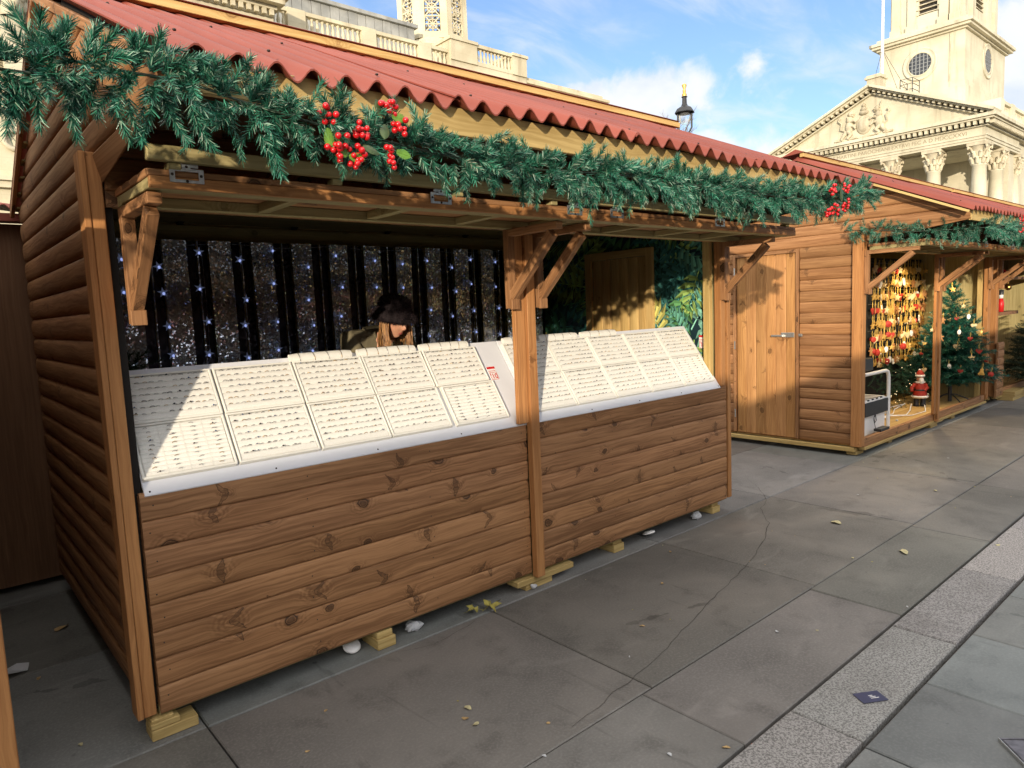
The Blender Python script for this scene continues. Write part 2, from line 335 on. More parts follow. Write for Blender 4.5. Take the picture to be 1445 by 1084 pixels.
# ------------------------------------------------------------------ mesh builder
class MB:
    def __init__(self): self.v = []; self.f = []; self.uv = []; self.t = []; self.mi = []; self.sm = []
    def face(self, pts, uvs=None, tint=(1, 1, 1), mi=0, smooth=False):
        b = len(self.v); self.v += [tuple(p) for p in pts]; n = len(pts)
        self.f.append(tuple(range(b, b + n))); self.uv.append(uvs or [(p[0], p[1]) for p in pts])
        self.t.append(tint); self.mi.append(mi); self.sm.append(smooth)
    def grid(self, rows, uvs=None, tint=(1, 1, 1), mi=0, smooth=True, closed=False):
        """rows: list of lists of points, shared vertices"""
        b = len(self.v); w = len(rows[0])
        for r_ in rows: self.v += [tuple(p) for p in r_]
        for i in range(len(rows) - 1):
            for j in range(w if closed else w - 1):
                j2 = (j + 1) % w
                q = (b + i * w + j, b + i * w + j2, b + (i + 1) * w + j2, b + (i + 1) * w + j)
                self.f.append(q)
                if uvs: self.uv.append([uvs[i][j], uvs[i][j2], uvs[i + 1][j2], uvs[i + 1][j]])
                else: self.uv.append([self.v[k][:2] for k in q])
                self.t.append(tint); self.mi.append(mi); self.sm.append(smooth)
    def box(self, lo, hi, tint=None, mi=0, M3=None, axis=None, shear=None):
        lo = list(lo); hi = list(hi)
        if tint is None: t = 1 + rnd.uniform(-.13, .13); tint = (t, t, t)
        s = [hi[i] - lo[i] for i in range(3)]
        ax = axis if axis is not None else max(range(3), key=lambda i: s[i])
        P = [Vector((hi[0] if i & 1 else lo[0], hi[1] if i & 2 else lo[1], hi[2] if i & 4 else lo[2])) for i in range(8)]
        ou, ov = rnd.uniform(0, 60), rnd.uniform(0, 60)
        for q in ((0, 4, 6, 2), (1, 3, 7, 5), (0, 1, 5, 4), (2, 6, 7, 3), (0, 2, 3, 1), (4, 5, 7, 6)):
            pts = [P[i] for i in q]
            d = [max(p[k] for p in pts) - min(p[k] for p in pts) for k in range(3)]
            fl = min(range(3), key=lambda k: d[k]); oth = [k for k in range(3) if k != fl]
            if ax in oth: a = ax; b = [k for k in oth if k != ax][0]
            else: a, b = oth
            uv = [(p[a] + ou, p[b] + ov + fl * 0.37) for p in pts]
            if M3 is not None: pts = [M3 @ p for p in pts]
            self.face(pts, uv, tint, mi)
    def bar(self, p0, p1, w, h, up=Vector((0, 0, 1)), tint=None, mi=0):
        """square bar from p0 to p1"""
        p0 = Vector(p0); p1 = Vector(p1); d = (p1 - p0); L = d.length; d.normalize()
        s = d.cross(Vector(up))
        if s.length < 1e-5: s = d.cross(Vector((1, 0, 0)))
        s.normalize(); u = s.cross(d)
        X = Matrix((d, s, u)).transposed().to_4x4(); X.translation = p0
        self.box((0, -w / 2, -h / 2), (L, w / 2, h / 2), tint, mi, X, axis=0)
    def tube(self, pts, rad, seg=8, mi=0, tint=(1, 1, 1), cap=True):
        pts = [Vector(p) for p in pts]; n = len(pts); rows = []
        rr = rad if isinstance(rad, (list, tuple)) else [rad] * n
        ref = None
        for i, p in enumerate(pts):
            d = (pts[min(i + 1, n - 1)] - pts[max(i - 1, 0)])
            if d.length < 1e-9: d = Vector((0, 0, 1))
            d.normalize()
            if ref is None: ref = d.orthogonal().normalized()
            ref = (ref - d * ref.dot(d))
            if ref.length < 1e-6: ref = d.orthogonal()
            ref.normalize(); b2 = d.cross(ref)
            rows.append([p + (ref * math.cos(2 * PI * k / seg) + b2 * math.sin(2 * PI * k / seg)) * rr[i] for k in range(seg)])
        self.grid(rows, None, tint, mi, True, True)
        if cap:
            self.face(rows[0][::-1], None, tint, mi); self.face(rows[-1], None, tint, mi)
    def lathe(self, prof, c=(0, 0, 0), seg=16, mi=0, tint=(1, 1, 1), arc=2 * PI, smooth=True):
        c = Vector(c); full = abs(arc - 2 * PI) < 1e-6
        k = seg if full else seg + 1
        rows = [[c + Vector((r_ * math.cos(arc * j / seg), r_ * math.sin(arc * j / seg), z)) for j in range(k)] for r_, z in prof]
        self.grid(rows, None, tint, mi, smooth, full)
    def ball(self, c, r_, seg=10, mi=0, tint=(1, 1, 1)):
        n = max(4, seg // 2); rx, ry, rz = r_ if isinstance(r_, tuple) else (r_, r_, r_); c = Vector(c)
        rows = [[c + Vector((rx * math.sin(PI * i / n) * math.cos(2 * PI * j / seg), ry * math.sin(PI * i / n) * math.sin(2 * PI * j / seg), rz * math.cos(PI * i / n))) for j in range(seg)] for i in range(n + 1)]
        rows[0] = [c + Vector((1e-5 * math.cos(2 * PI * j / seg), 1e-5 * math.sin(2 * PI * j / seg), rz)) for j in range(seg)]
        rows[-1] = [c + Vector((1e-5 * math.cos(2 * PI * j / seg), 1e-5 * math.sin(2 * PI * j / seg), -rz)) for j in range(seg)]
        self.grid(rows[::-1], None, tint, mi, True, True)
    def build(self, name, mats, parent=None, bevel=0.0, label=None):
        me = bpy.data.meshes.new(name); me.from_pydata(self.v, [], self.f)
        if not isinstance(mats, (list, tuple)): mats = [mats]
        for mm in mats: me.materials.append(mm)
        uvl = me.uv_layers.new(name='UVMap'); flat = [c for u in self.uv for p in u for c in p[:2]]
        uvl.data.foreach_set('uv', flat)
        ca = me.color_attributes.new('tint', 'FLOAT_COLOR', 'CORNER')
        ca.data.foreach_set('color', [c for t, f in zip(self.t, self.f) for _ in f for c in (t[0], t[1], t[2], 1.0)])
        me.polygons.foreach_set('material_index', self.mi); me.polygons.foreach_set('use_smooth', self.sm)
        me.update()
        o = bpy.data.objects.new(name, me); COL.objects.link(o)
        if parent is not None: attach(o, parent)
        if bevel:
            b = o.modifiers.new('bevel', 'BEVEL'); b.width = bevel; b.segments = 1; b.limit_method = 'ANGLE'; b.angle_limit = R(50)
            w = o.modifiers.new('weld', 'WELD'); w.merge_threshold = 0.0002
            o.modifiers.move(1, 0)
        if label: o['label'] = label
        return o

def wloc(o):
    p = Vector(o.location)
    while o.parent: o = o.parent; p += o.location
    return p
def attach(o, parent):
    o.parent = parent; o.location = Vector(o.location) - wloc(parent)
def tag(o, label, cat, group=None):
    o['label'] = label; o['category'] = cat
    if group: o['group'] = group
    return o
def empty(name, loc, label, cat, group=None):
    o = bpy.data.objects.new(name, None); COL.objects.link(o); o.location = loc; o.empty_display_size = 0.1
    return tag(o, label, cat, group)
def copy_tree(o, parent=None):
    c = o.copy(); COL.objects.link(c)
    if parent is not None: c.parent = parent
    for ch in list(o.children): copy_tree(ch, c)
    return c
def struct(o): o['kind'] = 'structure'; return o
# ------------------------------------------------------------------ ground
def slab_field(mb, x0, x1, y0, y1, gap=0.007, top=0.0, tint=1.0, edge=0.005, cool=0.0):
    t = tint * rnd.uniform(0.86, 1.12); tt = (t * (rnd.uniform(.97, 1.03) - cool), t, t * (rnd.uniform(.97, 1.03) + cool))
    g = gap / 2; h = top + rnd.uniform(-.0015, .0015); tl = [rnd.uniform(-.0015, .0015) for _ in range(4)]
    o = [(x0 + g, y0 + g), (x1 - g, y0 + g), (x1 - g, y1 - g), (x0 + g, y1 - g)]
    i = [(x0 + g + edge, y0 + g + edge), (x1 - g - edge, y0 + g + edge), (x1 - g - edge, y1 - g - edge), (x0 + g + edge, y1 - g - edge)]
    T = [(a, b, h + tl[k]) for k, (a, b) in enumerate(i)]; S = [(a, b, h - 0.005) for a, b in o]; B = [(a, b, -0.05) for a, b in o]
    mb.face(T, None, tt)
    for k in range(4):
        k2 = (k + 1) % 4
        mb.face((S[k], S[k2], T[k2], T[k]), None, tt); mb.face((B[k], B[k2], S[k2], S[k]), None, tt)
g = MB(); g.face([(-900, -900, -0.03), (900, -900, -0.03), (900, 900, -0.03), (-900, 900, -0.03)])
struct(g.build('ground', M['joint']))
p = MB()
cross = [0.73 + 1.465 * k for k in range(-8, 16)]
rows = [1.255, 1.725, 2.79, 3.85, 4.9, 5.95, 7.0]
for r in range(len(rows) - 1):
    off = 0.0 if r in (0, 1, 2) else (0.7 if r % 2 else 0.2)
    for k in range(len(cross) - 1):
        slab_field(p, cross[k] + off + (0.0 if r != 0 else -0.07), cross[k + 1] + off + (0.0 if r != 0 else -0.07), rows[r], rows[r + 1], tint=1.25 if r == 2 else 1.0, cool=.05 if r == 2 else 0.0)
struct(p.build('pavement', M['slab']))
p = MB()
for k in range(-8, 18):
    x = 0.425 + 1.005 * k
    slab_field(p, x, x + 1.005, 0.968, 1.247, 0.008, 0.002)
struct(p.build('kerb', M['granite']))
p = MB()
y = 0.958; r = 0
while y > -9:
    hgt = (0.62, 0.75, 0.62)[r % 3]
    x = -11.9 + (0.0, 0.33, 0.1)[r % 3]
    while x < 24:
        w = 0.595
        slab_field(p, x + 0.03, x + w + 0.03, y - hgt, y, 0.009)
        x += w
    y -= hgt; r += 1
struct(p.build('lower_pavement', M['slab2']))

def crack(pts, w):
    b = MB(); P = [Vector((x, y, .0025)) for x, y in pts]; Q = []
    for i in range(len(P) - 1):
        for k in range(6):
            q = P[i].lerp(P[i + 1], k / 6); Q.append(q + Vector((noise.noise(q * 9), noise.noise(q * 9 + Vector((5, 2, 0))), 0)) * .018)
    rows_ = []
    for i in range(1, len(Q) - 1):
        d = (Q[i + 1] - Q[i - 1]).normalized(); n = Vector((-d.y, d.x, 0)); ww = w * (.35 + 1.1 * abs(noise.noise(Q[i] * 6))) * min(1, i / 10, (len(Q) - 1 - i) / 10 + .1)
        rows_.append([Q[i] - n * ww, Q[i] + n * ww])
    b.grid(rows_); return struct(b.build('pavement_crack', M['crack']))
crack([(5.6, 3.3), (5.29, 2.98), (5.02, 2.76), (4.78, 2.68), (4.5, 2.46), (4.18, 2.31), (3.71, 2.16), (3.26, 2.06), (2.9, 1.98), (2.5, 1.88), (2.25, 1.83), (2.12, 1.82), (1.88, 1.78), (1.68, 1.76)], .0030)
crack([(1.5, 2.80), (1.75, 2.70), (1.98, 2.74), (2.15, 2.77)], .003)
# ------------------------------------------------------------------ boards with a rounded log face
PROF_LOG = [(0, .0), (.02, .006), (.07, .0105), (.18, .0145), (.36, .0168), (.58, .0172), (.76, .0158), (.89, .0122), (.965, .007), (1, .001)]
PROF_FLAT = [(0, .0), (.012, .0075), (.04, .0115), (.12, .0132), (.3, .0145), (.6, .0150), (.82, .0142), (.95, .0122), (.99, .007), (1, .001)]
def cladding(mb, O, u, n, zs, ranges, prof=PROF_LOG, tv=.16, up=Vector((0, 0, 1)), mi=0):
    """boards running along u, stacked along up, face towards n; ranges(z) -> [(a, b)] kept lengths"""
    O = Vector(O); u = Vector(u); n = Vector(n); up = Vector(up)
    for k in range(len(zs) - 1):
        z0, z1 = zs[k], zs[k + 1]; hh = z1 - z0
        mid = ranges((z0 + z1) / 2)
        for ri in range(len(mid)):
            t = 1 + rnd.uniform(-tv, tv); tint = (t * rnd.uniform(.98, 1.02), t, t * rnd.uniform(.95, 1.05))
            ou, ov = rnd.uniform(0, 60), rnd.uniform(0, 60)
            rows, uvs = [], []
            for f, off in prof:
                z = z0 + f * hh; rr = ranges(z); a, b = rr[ri] if ri < len(rr) else mid[ri]
                rows.append([O + u * a + up * z + n * off, O + u * b + up * z + n * off])
                uvs.append([(a + ou, ov + f * hh), (b + ou, ov + f * hh)])
            mb.grid(rows, uvs, tint, mi, True)
            for e in (0, 1):
                pl_ = [r_[e] for r_ in rows]; base = [pl_[-1] - n * 0.012, pl_[0] - n * 0.012]
                q = pl_ + base
                if e == 1: q = q[::-1]
                mb.face(q, [(ou + p_.dot(n), ov + p_.z) for p_ in q], tint, mi)
            # back of the board
            q = [rows[0][0] - n * .012, rows[-1][0] - n * .012, rows[-1][1] - n * .012, rows[0][1] - n * .012]
            mb.face(q, [(ou, ov), (ou, ov + hh), (ou + 1, ov + hh), (ou + 1, ov)], tint, mi)
            for zi in (0, -1):
                q = [rows[zi][0], rows[zi][1], rows[zi][1] - n * .012, rows[zi][0] - n * .012]
                mb.face(q if zi == -1 else q[::-1], None, tint, mi)
def steps(a, b, h):
    k = max(1, round((b - a) / h)); return [a + (b - a) * i / k for i in range(k + 1)]

YF, YB, YR, YE, YE2 = 2.84, 4.95, 3.45, 1.90, 5.0       # front, back, ridge, eaves
ZE, ZR = 2.297, 2.985
SL = (ZR - ZE) / (YR - YE)
def roof_z(y): return ZR - SL * abs(y - YR)

def corrugated(mb, x0, x1, front=True, pitch=0.1045, amp=0.0215, per=10, wob=0.0, mi=0):
    """overlapping sheets about nine waves wide"""
    ns = 9; xs = [x0]
    while xs[-1] < x1 - .3: xs.append(min(x1, xs[-1] + pitch * 9))
    if xs[-1] < x1: xs[-1] = x1
    for si in range(len(xs) - 1):
        a, b_ = xs[si], xs[si + 1] + (.03 if si < len(xs) - 2 else 0)
        lift = .0062 * (si % 2); sl_ = rnd.uniform(-.010, .010); sk = rnd.uniform(-.006, .006); t = rnd.uniform(.90, 1.08)
        nx = max(4, int((b_ - a) / pitch * per)); rows_t, rows_b = [], []
        for s in range(ns):
            f = s / (ns - 1)
            y = YE + (YR - YE) * f if front else YE2 - (YE2 - YR) * f
            rt, rb = [], []
            for i in range(nx + 1):
                x = a + (b_ - a) * i / nx
                e = (1 - f) ** 3 * wob * noise.noise(Vector((x * 1.7, 3.1, 0)))
                ph = 2 * PI * (x / pitch + 0.25 + 0.18 * noise.noise(Vector((x * 1.1, 0.3, 5))))
                z = roof_z(y) + amp * (1 + .12 * noise.noise(Vector((x * 4, 0, y)))) * math.sin(ph) + e + .006 * noise.noise(Vector((x * 1.3, y * 1.2, 8))) + lift
                dy = (1 - f) ** 4 * (0.012 * noise.noise(Vector((x * 2.3, 1, 2))) + sl_ + sk * (x - a)) * (-1 if front else 1)
                rt.append(Vector((x, y + dy, z))); rb.append(Vector((x, y + dy, z - 0.0055)))
            rows_t.append(rt); rows_b.append(rb)
        if not front: rows_t.reverse(); rows_b.reverse()
        tt = (t, t, t)
        mb.grid(rows_t, None, tt, mi, True); mb.grid(rows_b[::-1], None, tt, mi, True)
        for r_t, r_b, fl in ((rows_t[0], rows_b[0], 1), (rows_t[-1], rows_b[-1], 0)):
            mb.grid([r_b, r_t] if fl else [r_t, r_b], None, tuple(.8 * q for q in tt), mi, True)
        mb.grid([[r_[0] for r_ in rows_t], [r_[0] for r_ in rows_b]], None, tt, mi, False)
        mb.grid([[r_[-1] for r_ in rows_b], [r_[-1] for r_ in rows_t]], None, tt, mi, False)

def latch(parent, x, y, z, tilt=0):
    b = MB()
    W2, H2, t = .052, .022, .003
    for lo, hi in (((-W2, -H2), (-W2 + .016, H2)), ((W2 - .016, -H2), (W2, H2)), ((-W2 + .016, H2 - .009), (W2 - .016, H2)), ((-W2 + .016, -H2), (W2 - .016, -H2 + .009))):
        b.box((x + lo[0], y - t, z + lo[1]), (x + hi[0], y, z + hi[1]))
    b.box((x - .036, y - t, z + .026), (x - .012, y, z + .040)); b.box((x + .012, y - t, z + .026), (x + .036, y, z + .040)); b.box((x - .012, y - t - .001, z + .022), (x + .012, y, z + .036))
    for sx, sz in ((-.044, 0.002), (.044, 0.002), (0, -.017), (0, .028)):
        b.lathe([(0.0001, 0), (.0045, 0.0005), (.005, .002)], (0, 0, 0), 8, 1)
        # turn the screw head towards the street
        k = 24; vv = b.v[-k:]; b.v[-k:] = [(x + sx + q[0], y - t - .002 + (q[2] - .0005), z + sz + q[1]) for q in vv]
    return b.build('latch', [M['steel'], M['screw']], parent)

def make_flap(root, dx, x0, x1, yf, latches, boxend=True, z0=2.026):
    """a shutter board hinged at the lintel and propped out level"""
    b = MB(); yb = YF - .012
    zs = steps(0, yb - yf, .11)
    cladding(b, (dx, yb, z0 + .046), (1, 0, 0), (0, 0, 1), zs, lambda z: [(x0, x1)], PROF_FLAT, .12, Vector((0, -1, 0)), 0)
    b.box((dx + x0 + .004, yf - .008, z0), (dx + x1 - .004, yf + .012, z0 + .036), None, 1)
    b.box((dx + x0, yf - .003, z0 + .037), (dx + x1, yf + .012, z0 + .058), None, 2)
    f = b.build('flap', [M['stain'], M['orange'], M['stain']], root, 0.002)
    b = MB()
    b.box((dx + x0 + .004, yf + .0125, z0), (dx + x1 - .004, yf + .085, z0 + .034)); b.box((dx + x0 + .004, yb - .06, z0 - .004), (dx + x1 - .004, yb - .01, z0 + .034))
    for k in range(5):
        xx = x0 + .004 + (x1 - x0 - .053) * k / 4
        b.box((dx + xx, yf + .0853, z0 + .001), (dx + xx + .045, yb - .0603, z0 + .033))
    b.build('batten_frame', M['green'], f, 0.002)
    for lx in latches: latch(f, dx + lx, yf - .0085, z0 + .042)
    return f

def bracket(root, x, yf=2.42, label=None):
    b = MB(); w = .045
    b.box((x - w / 2, 2.795, 1.605), (x + w / 2, 2.836, 2.021)); b.box((x - w / 2, yf, 1.985), (x + w / 2, 2.794, 2.021))
    b.bar((x, 2.80, 1.665), (x, yf + .05, 1.972), w - .006, .05, (0, 0, 1))
    b.box((x - w / 2 - .004, 2.775, 1.60), (x + w / 2 + .004, 2.7945, 1.655))
    return b.build('bracket', M['stain'], root, 0.002)

def make_stall(dx, label, kind='jewel', x_l=.505, x_r=4.80, group='wooden market stalls', rear_face=True):
    xl, xr = dx + .50, dx + 4.63
    root = empty('market_stall', (dx + 2.565, YF, 0), label, 'market stall', group)
    # --- left side wall (log boards), the gable carried forward under the eave
    def rng(z):
        zr = min(z, 2.94); h = (ZR - .045 - zr) / SL
        y0, y1 = max(YR - h, YE + .06), min(YR + h, YB)
        if z < 2.215: y0 = 2.90
        if kind == 'open':
            if z < 2.10: return [(y0, 3.475), (4.25, y1)]
        return [(y0, y1)]
    b = MB(); cladding(b, (dx + .556, 0, 0), (0, 1, 0), (-1, 0, 0), steps(.10, 2.215, .1085) + steps(2.215, 2.93, .11)[1:], rng, PROF_LOG)
    b.box((dx + .570, 2.90, .10), (dx + .578, YB, 2.23), None, 0)
    sw = b.build('side_wall', M['log'], root)
    # --- right side wall
    def rng2(z):
        zr = min(z, 2.94); h = (ZR - .045 - zr) / SL
        y0, y1 = max(YR - h, YE + .06), min(YR + h, YB)
        if z < 2.215: y0 = 2.90
        return [(y0, y1)]
    b = MB(); cladding(b, (dx + 4.582, 0, 0), (0, 1, 0), (1, 0, 0), steps(.10, 2.215, .1085) + steps(2.215, 2.93, .11)[1:], rng2, PROF_LOG)
    b.box((dx + 4.552, 2.90, .10), (dx + 4.568, YB, 2.35), None, 1)
    b.build('side_wall', [M['log'], M['green']], root)
    b = MB(); cladding(b, (0, YB, 0), (1, 0, 0), (0, 1, 0), steps(.10, 2.26, .1085), lambda z: [(dx + .58, dx + 4.55)], PROF_LOG)
    if kind != 'jewel':
        for z in steps(.10, 2.26, .12)[:-1]: b.box((dx + .58, YB - .028, z), (dx + 4.55, YB - .014, z + .118), None, 1)
    else:
        b.box((dx + .58, YB - .03, .10), (dx + 4.55, YB - .014, 2.26), None, 1)
        b.box((dx + .58, YB - .075, 2.11), (dx + 4.55, YB - .031, 2.24), None, 1)
    b.build('back_wall', [M['log'], M['green']], root)
    b = MB()
    for k in range(9): b.box((dx + .58, 2.86 + .229 * k, .085), (dx + 4.55, 2.86 + .229 * k + .226, .118))
    b.build('floor', M['pale'] if kind == 'open' else M['green'], root)
    # --- roof
    b = MB(); corrugated(b, dx + x_l, dx + x_r, True, wob=.018); corrugated(b, dx + x_l, dx + x_r, False)
    for yy in (2.05, 2.75):                                # fixing nails
        for k in range(int((x_r - x_l) / .31)):
            xx = dx + x_l + .12 + .31 * k + rnd.uniform(-.05, .05); yy2 = yy + rnd.uniform(-.06, .06)
            b.ball((xx, yy2, roof_z(yy2) + .0225), (.006, .006, .004), 6, 1)
    rf = b.build('roof', [M['roof'], M['screw']], root)
    b = MB(); b.box((dx + x_l + .01, YR - .075, ZR + .004), (dx + x_r, YR - .035, ZR + .042)); b.build('ridge_batten', M['pale'], rf, .002)
    b = MB()
    b.face([(dx + x_l - .01, YR - .09, ZR + .045), (dx + x_r - .02, YR - .09, ZR + .045), (dx + x_r - .02, YR, ZR + .085), (dx + x_l - .01, YR, ZR + .085)])
    b.face([(dx + x_l - .01, YR, ZR + .085), (dx + x_r - .02, YR, ZR + .085), (dx + x_r - .02, YR + .15, ZR + .03), (dx + x_l - .01, YR + .15, ZR + .03)])
    b.face([(dx + x_l - .01, YR - .09, ZR + .045), (dx + x_l - .01, YR, ZR + .085), (dx + x_l - .01, YR + .15, ZR + .03)])
    b.face([(dx + x_r - .02, YR - .09, ZR + .045), (dx + x_r - .02, YR + .15, ZR + .03), (dx + x_r - .02, YR, ZR + .085)])
    b.face([(dx + x_l - .01, YR - .09, ZR + .045), (dx + x_l - .01, YR + .15, ZR + .03), (dx + x_r - .02, YR + .15, ZR + .03), (dx + x_r - .02, YR - .09, ZR + .045)])
    b.build('ridge_cap', M['roof'], rf)
    b = MB(); b.box((dx + .56, YE + .055, 2.205), (dx + x_r - .10, YE + .078, 2.297)); b.build('fascia', M['yellow'], rf, .002)
    b = MB()
    b.box((dx + .56, YE + .12, 2.235), (dx + 4.6, YE + .16, 2.285)); b.box((dx + .58, YR - .02, 2.80), (dx + 4.55, YR + .02, 2.93))
    for k in range(6):
        xx = dx + .62 + .78 * k
        b.bar((xx, YE + .17, roof_z(YE + .17) - .07), (xx, YR - .03, ZR - .072), .04, .06); b.bar((xx, YR + .03, ZR - .072), (xx, YB - .05, roof_z(YB - .05) - .07), .04, .06)
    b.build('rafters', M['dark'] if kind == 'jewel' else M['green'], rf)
    for sx in (0, 1):                                      # barge boards along both rakes
        b = MB(); xx = dx + (x_l + .006 if sx == 0 else x_r - .03)
        hw = .034 if kind == 'jewel' else .02
        for ya, yb_ in ((YE + .03, YR - .004), (YE2 - .03, YR + .004)):
            pa = Vector((xx, ya, roof_z(ya) - .046)); pb = Vector((xx, yb_, roof_z(yb_) - .046))
            b.bar(pa, pb, .02, hw, (0, 0, 1))
        b.build('bargeboard', M['stain'] if sx == 0 and kind == 'jewel' else M['yellow'], rf, .002)
    b = MB()                                                # soffit boards below the rear rake
    for k in range(11):
        ya = YR + .14 * k; yb_ = ya + .136
        b.box((dx + x_l + .02, ya, roof_z((ya + yb_) / 2) - .045), (dx + .545, yb_, roof_z((ya + yb_) / 2) - .035))
    b.build('soffit', M['green'], rf)
    b = MB(); b.box((dx + .574, YF + .07, 2.2615), (dx + 4.575, YB + .02, 2.274)); b.build('ceiling', M['green'], root)  # added flat sheet, keeps sky light from leaking in under the roof
    # --- lintel above the opening
    b = MB(); cladding(b, (0, YF + .01, 0), (1, 0, 0), (0, -1, 0), steps(2.09, 2.66, .11), lambda z: [(dx + .575, dx + 4.56)], PROF_FLAT)
    b.box((dx + .575, YF + .02, 2.03), (dx + 4.56, YF + .06, 2.12), None, 0)
    b.build('lintel', M['stain'], root)
    # --- posts and corner trims
    b = MB(); b.box((dx + .500, YF, .10), (dx + .5215, 2.93, 2.215)); b.build('corner_trim', M['orange'], root, .002)
    if kind == 'open':
        b = MB(); b.box((dx + .523, YF - .004, .10), (dx + .600, YF + .05, 2.21)); b.build('post', M['orange'], root, .003)
    else:
        b = MB(); b.box((dx + .5235, YF + .004, .10), (dx + .567, YF + .055, 2.215)); b.build('post', M['orange'], root, .003)
        b = MB(); b.box((dx + .5685, YF + .045, .10), (dx + .60, YF + .08, 2.2)); b.build('gap_shade_strip', M['dark'], root, .002)  # near-black strip that paints the shade of the gap beside the post
    b = MB(); b.box((dx + 2.470, YF - .026, .97 if kind != 'open' else .172), (dx + 2.540, YF + .004, 2.03)); b.build('post', M['orange'], root, .003)
    b = MB(); b.box((dx + 2.5445, YF - .044, .075), (dx + 2.606, YF - .001, 2.0)); b.build('post', M['orange'], root, .003)
    b = MB(); b.box((dx + 4.500, YF - .006, .97 if kind != 'open' else .172), (dx + 4.556, YF + .05, 2.03)); b.build('post', M['orange'], root, .003)
    b = MB(); b.box((dx + 4.585, YF - .004, .10), (dx + 4.63, YF + .11, 2.215)); b.build('corner_trim', M['orange'], root, .003)
    b = MB(); b.box((dx + 4.445, YF + .055, .12), (dx + 4.486, YF + .11, 2.1)); b.build('stud', M['yellow'], root, .002)
    # --- front
    if kind != 'open':
        for a, c in ((.582, 2.542), (2.609, 4.572)):
            b = MB(); zz = steps(.092, .86, .1065) + [.969]
            cladding(b, (0, YF + .016, 0), (1, 0, 0), (0, -1, 0), zz, lambda z: [(dx + a, dx + c)], PROF_FLAT, .13)
            b.box((dx + a, YF + .03, .10), (dx + c, YF + .05, .955), None, 0)
            for zz0, zz1 in zip(zz[:-1], zz[1:]):              # nail heads
                for xn in (a + .035, a + .66, c - .66, c - .035):
                    b.ball((dx + xn + rnd.uniform(-.012, .012), YF + .0013, (zz0 + zz1) / 2 + rnd.uniform(-.015, .015)), (.0032, .0014, .0032), 6, 1)
            b.build('front_panel', [M['stain'], M['screw']], root)
    else:
        b = MB(); b.box((dx + .602, YF + .004, .085), (dx + 4.498, YF + .05, .170)); b.build('sill', M['stain'], root, .003)
        b = MB(); b.box((dx + .602, YF - .01, .055), (dx + 4.55, YF + .052, .084)); b.box((dx + .50, YF + .054, .045), (dx + .56, YB, .084))
        b.build('bearer', M['yellow'], root, .003)
    return root
# ------------------------------------------------------------------ the stalls
main_stall = make_stall(0.0, 'brown log-board market stall with sloping white trays of rings behind its counter', 'jewel')
make_flap(main_stall, 0, .60, 2.60, 2.385, (.715, 1.705, 2.50))
make_flap(main_stall, 0, 2.617, 4.70, 2.372, (2.80, 3.75))
b = MB()
b.box((.598, 2.352, 2.106), (2.603, 2.386, 2.153)); b.box((2.612, 2.345, 2.100), (4.705, 2.378, 2.147))
for k in range(8): b.box((.66 + .56 * k, 2.37, 2.084), (.70 + .56 * k, 2.42, 2.1055))
b.build('weather_board', M['green'], main_stall, .003)
for bx in (.628, 2.447, 2.655, 4.515): bracket(main_stall, bx, 2.43)
second_stall = make_stall(6.45, 'brown log-board market stall with a planked side door and shop front full of hanging ornaments', 'open', x_l=.40, x_r=4.78)
make_flap(second_stall, 6.45, .61, 2.52, 2.28, (1.5, 2.2))
make_flap(second_stall, 6.45, 2.63, 4.70, 2.28, (3.2,))
for bx in (7.01, 8.93, 9.09, 10.96): bracket(second_stall, bx, 2.36)
# side door of the second stall (ledged planks, lever handle, hinges)
def side_door(root, X, y0, y1, z0, z1, mat, sign=-1, frame=M['stain'], handle=True):
    b = MB(); ys = steps(y0, y1, .108); prof = [(0, 0), (.05, .004), (.12, .006), (.88, .006), (.95, .004), (1, 0)]
    cladding(b, (X, 0, 0), (0, 0, 1), (sign, 0, 0), ys, lambda z: [(z0, z1)], prof, .10, Vector((0, 1, 0)))
    d = b.build('door', mat, root)
    b = MB(); w = .035
    b.box((X + sign * .010, y0 - w, z0), (X + sign * .028, y0 - .003, z1 + w)); b.box((X + sign * .010, y1 + .003, z0), (X + sign * .028, y1 + w, z1 + w)); b.box((X + sign * .010, y0 - .002, z1 + .003), (X + sign * .028, y1 + .002, z1 + w))
    for q in (b,): 
        pass
    b.build('door_frame', frame, d, .002)
    if handle:
        b = MB(); hx = X + sign * .012
        b.box((min(hx, hx + sign * .008), y0 + .015, 1.185), (max(hx, hx + sign * .008), y0 + .16, 1.235)); b.box((min(hx + sign * .008, hx + sign * .03), y0 + .13, 1.19), (max(hx + sign * .008, hx + sign * .03), y0 + .155, 1.215))
        b.box((min(hx + sign * .03, hx + sign * .042), y0 + .13, 1.193), (max(hx + sign * .03, hx + sign * .042), y0 + .255, 1.212))
        b.box((min(hx + .002, hx + sign * .02), y0 - .075, 1.195), (max(hx + .002, hx + sign * .02), y0 - .036, 1.222))
        b.build('door_handle', M['steel'], d, .002)
    b = MB()
    for zz in (.28, 1.05, 1.86): b.box((X + sign * .029, y1 + .002, zz), (X + sign * .034, y1 + .016, zz + .09))
    b.build('hinge', M['steel'], d)
    return d
side_door(second_stall, 7.0, 3.515, 4.205, .115, 2.06, M['door'])
third_stall = make_stall(10.85, 'dark market stall farthest along the row with fir trees at its front', 'open', x_l=.45)
make_flap(third_stall, 10.85, .61, 2.52, 2.30, ())
for bx in (11.43, 13.3): bracket(third_stall, bx, 2.38)
b = MB(); cladding(b, (0, 2.80, 0), (1, 0, 0), (0, -1, 0), steps(.10, .86, .1085), lambda z: [(11.26 + .06 * (z - .1), 11.58)], PROF_LOG)
b.build('end_panel', M['stain'], third_stall)
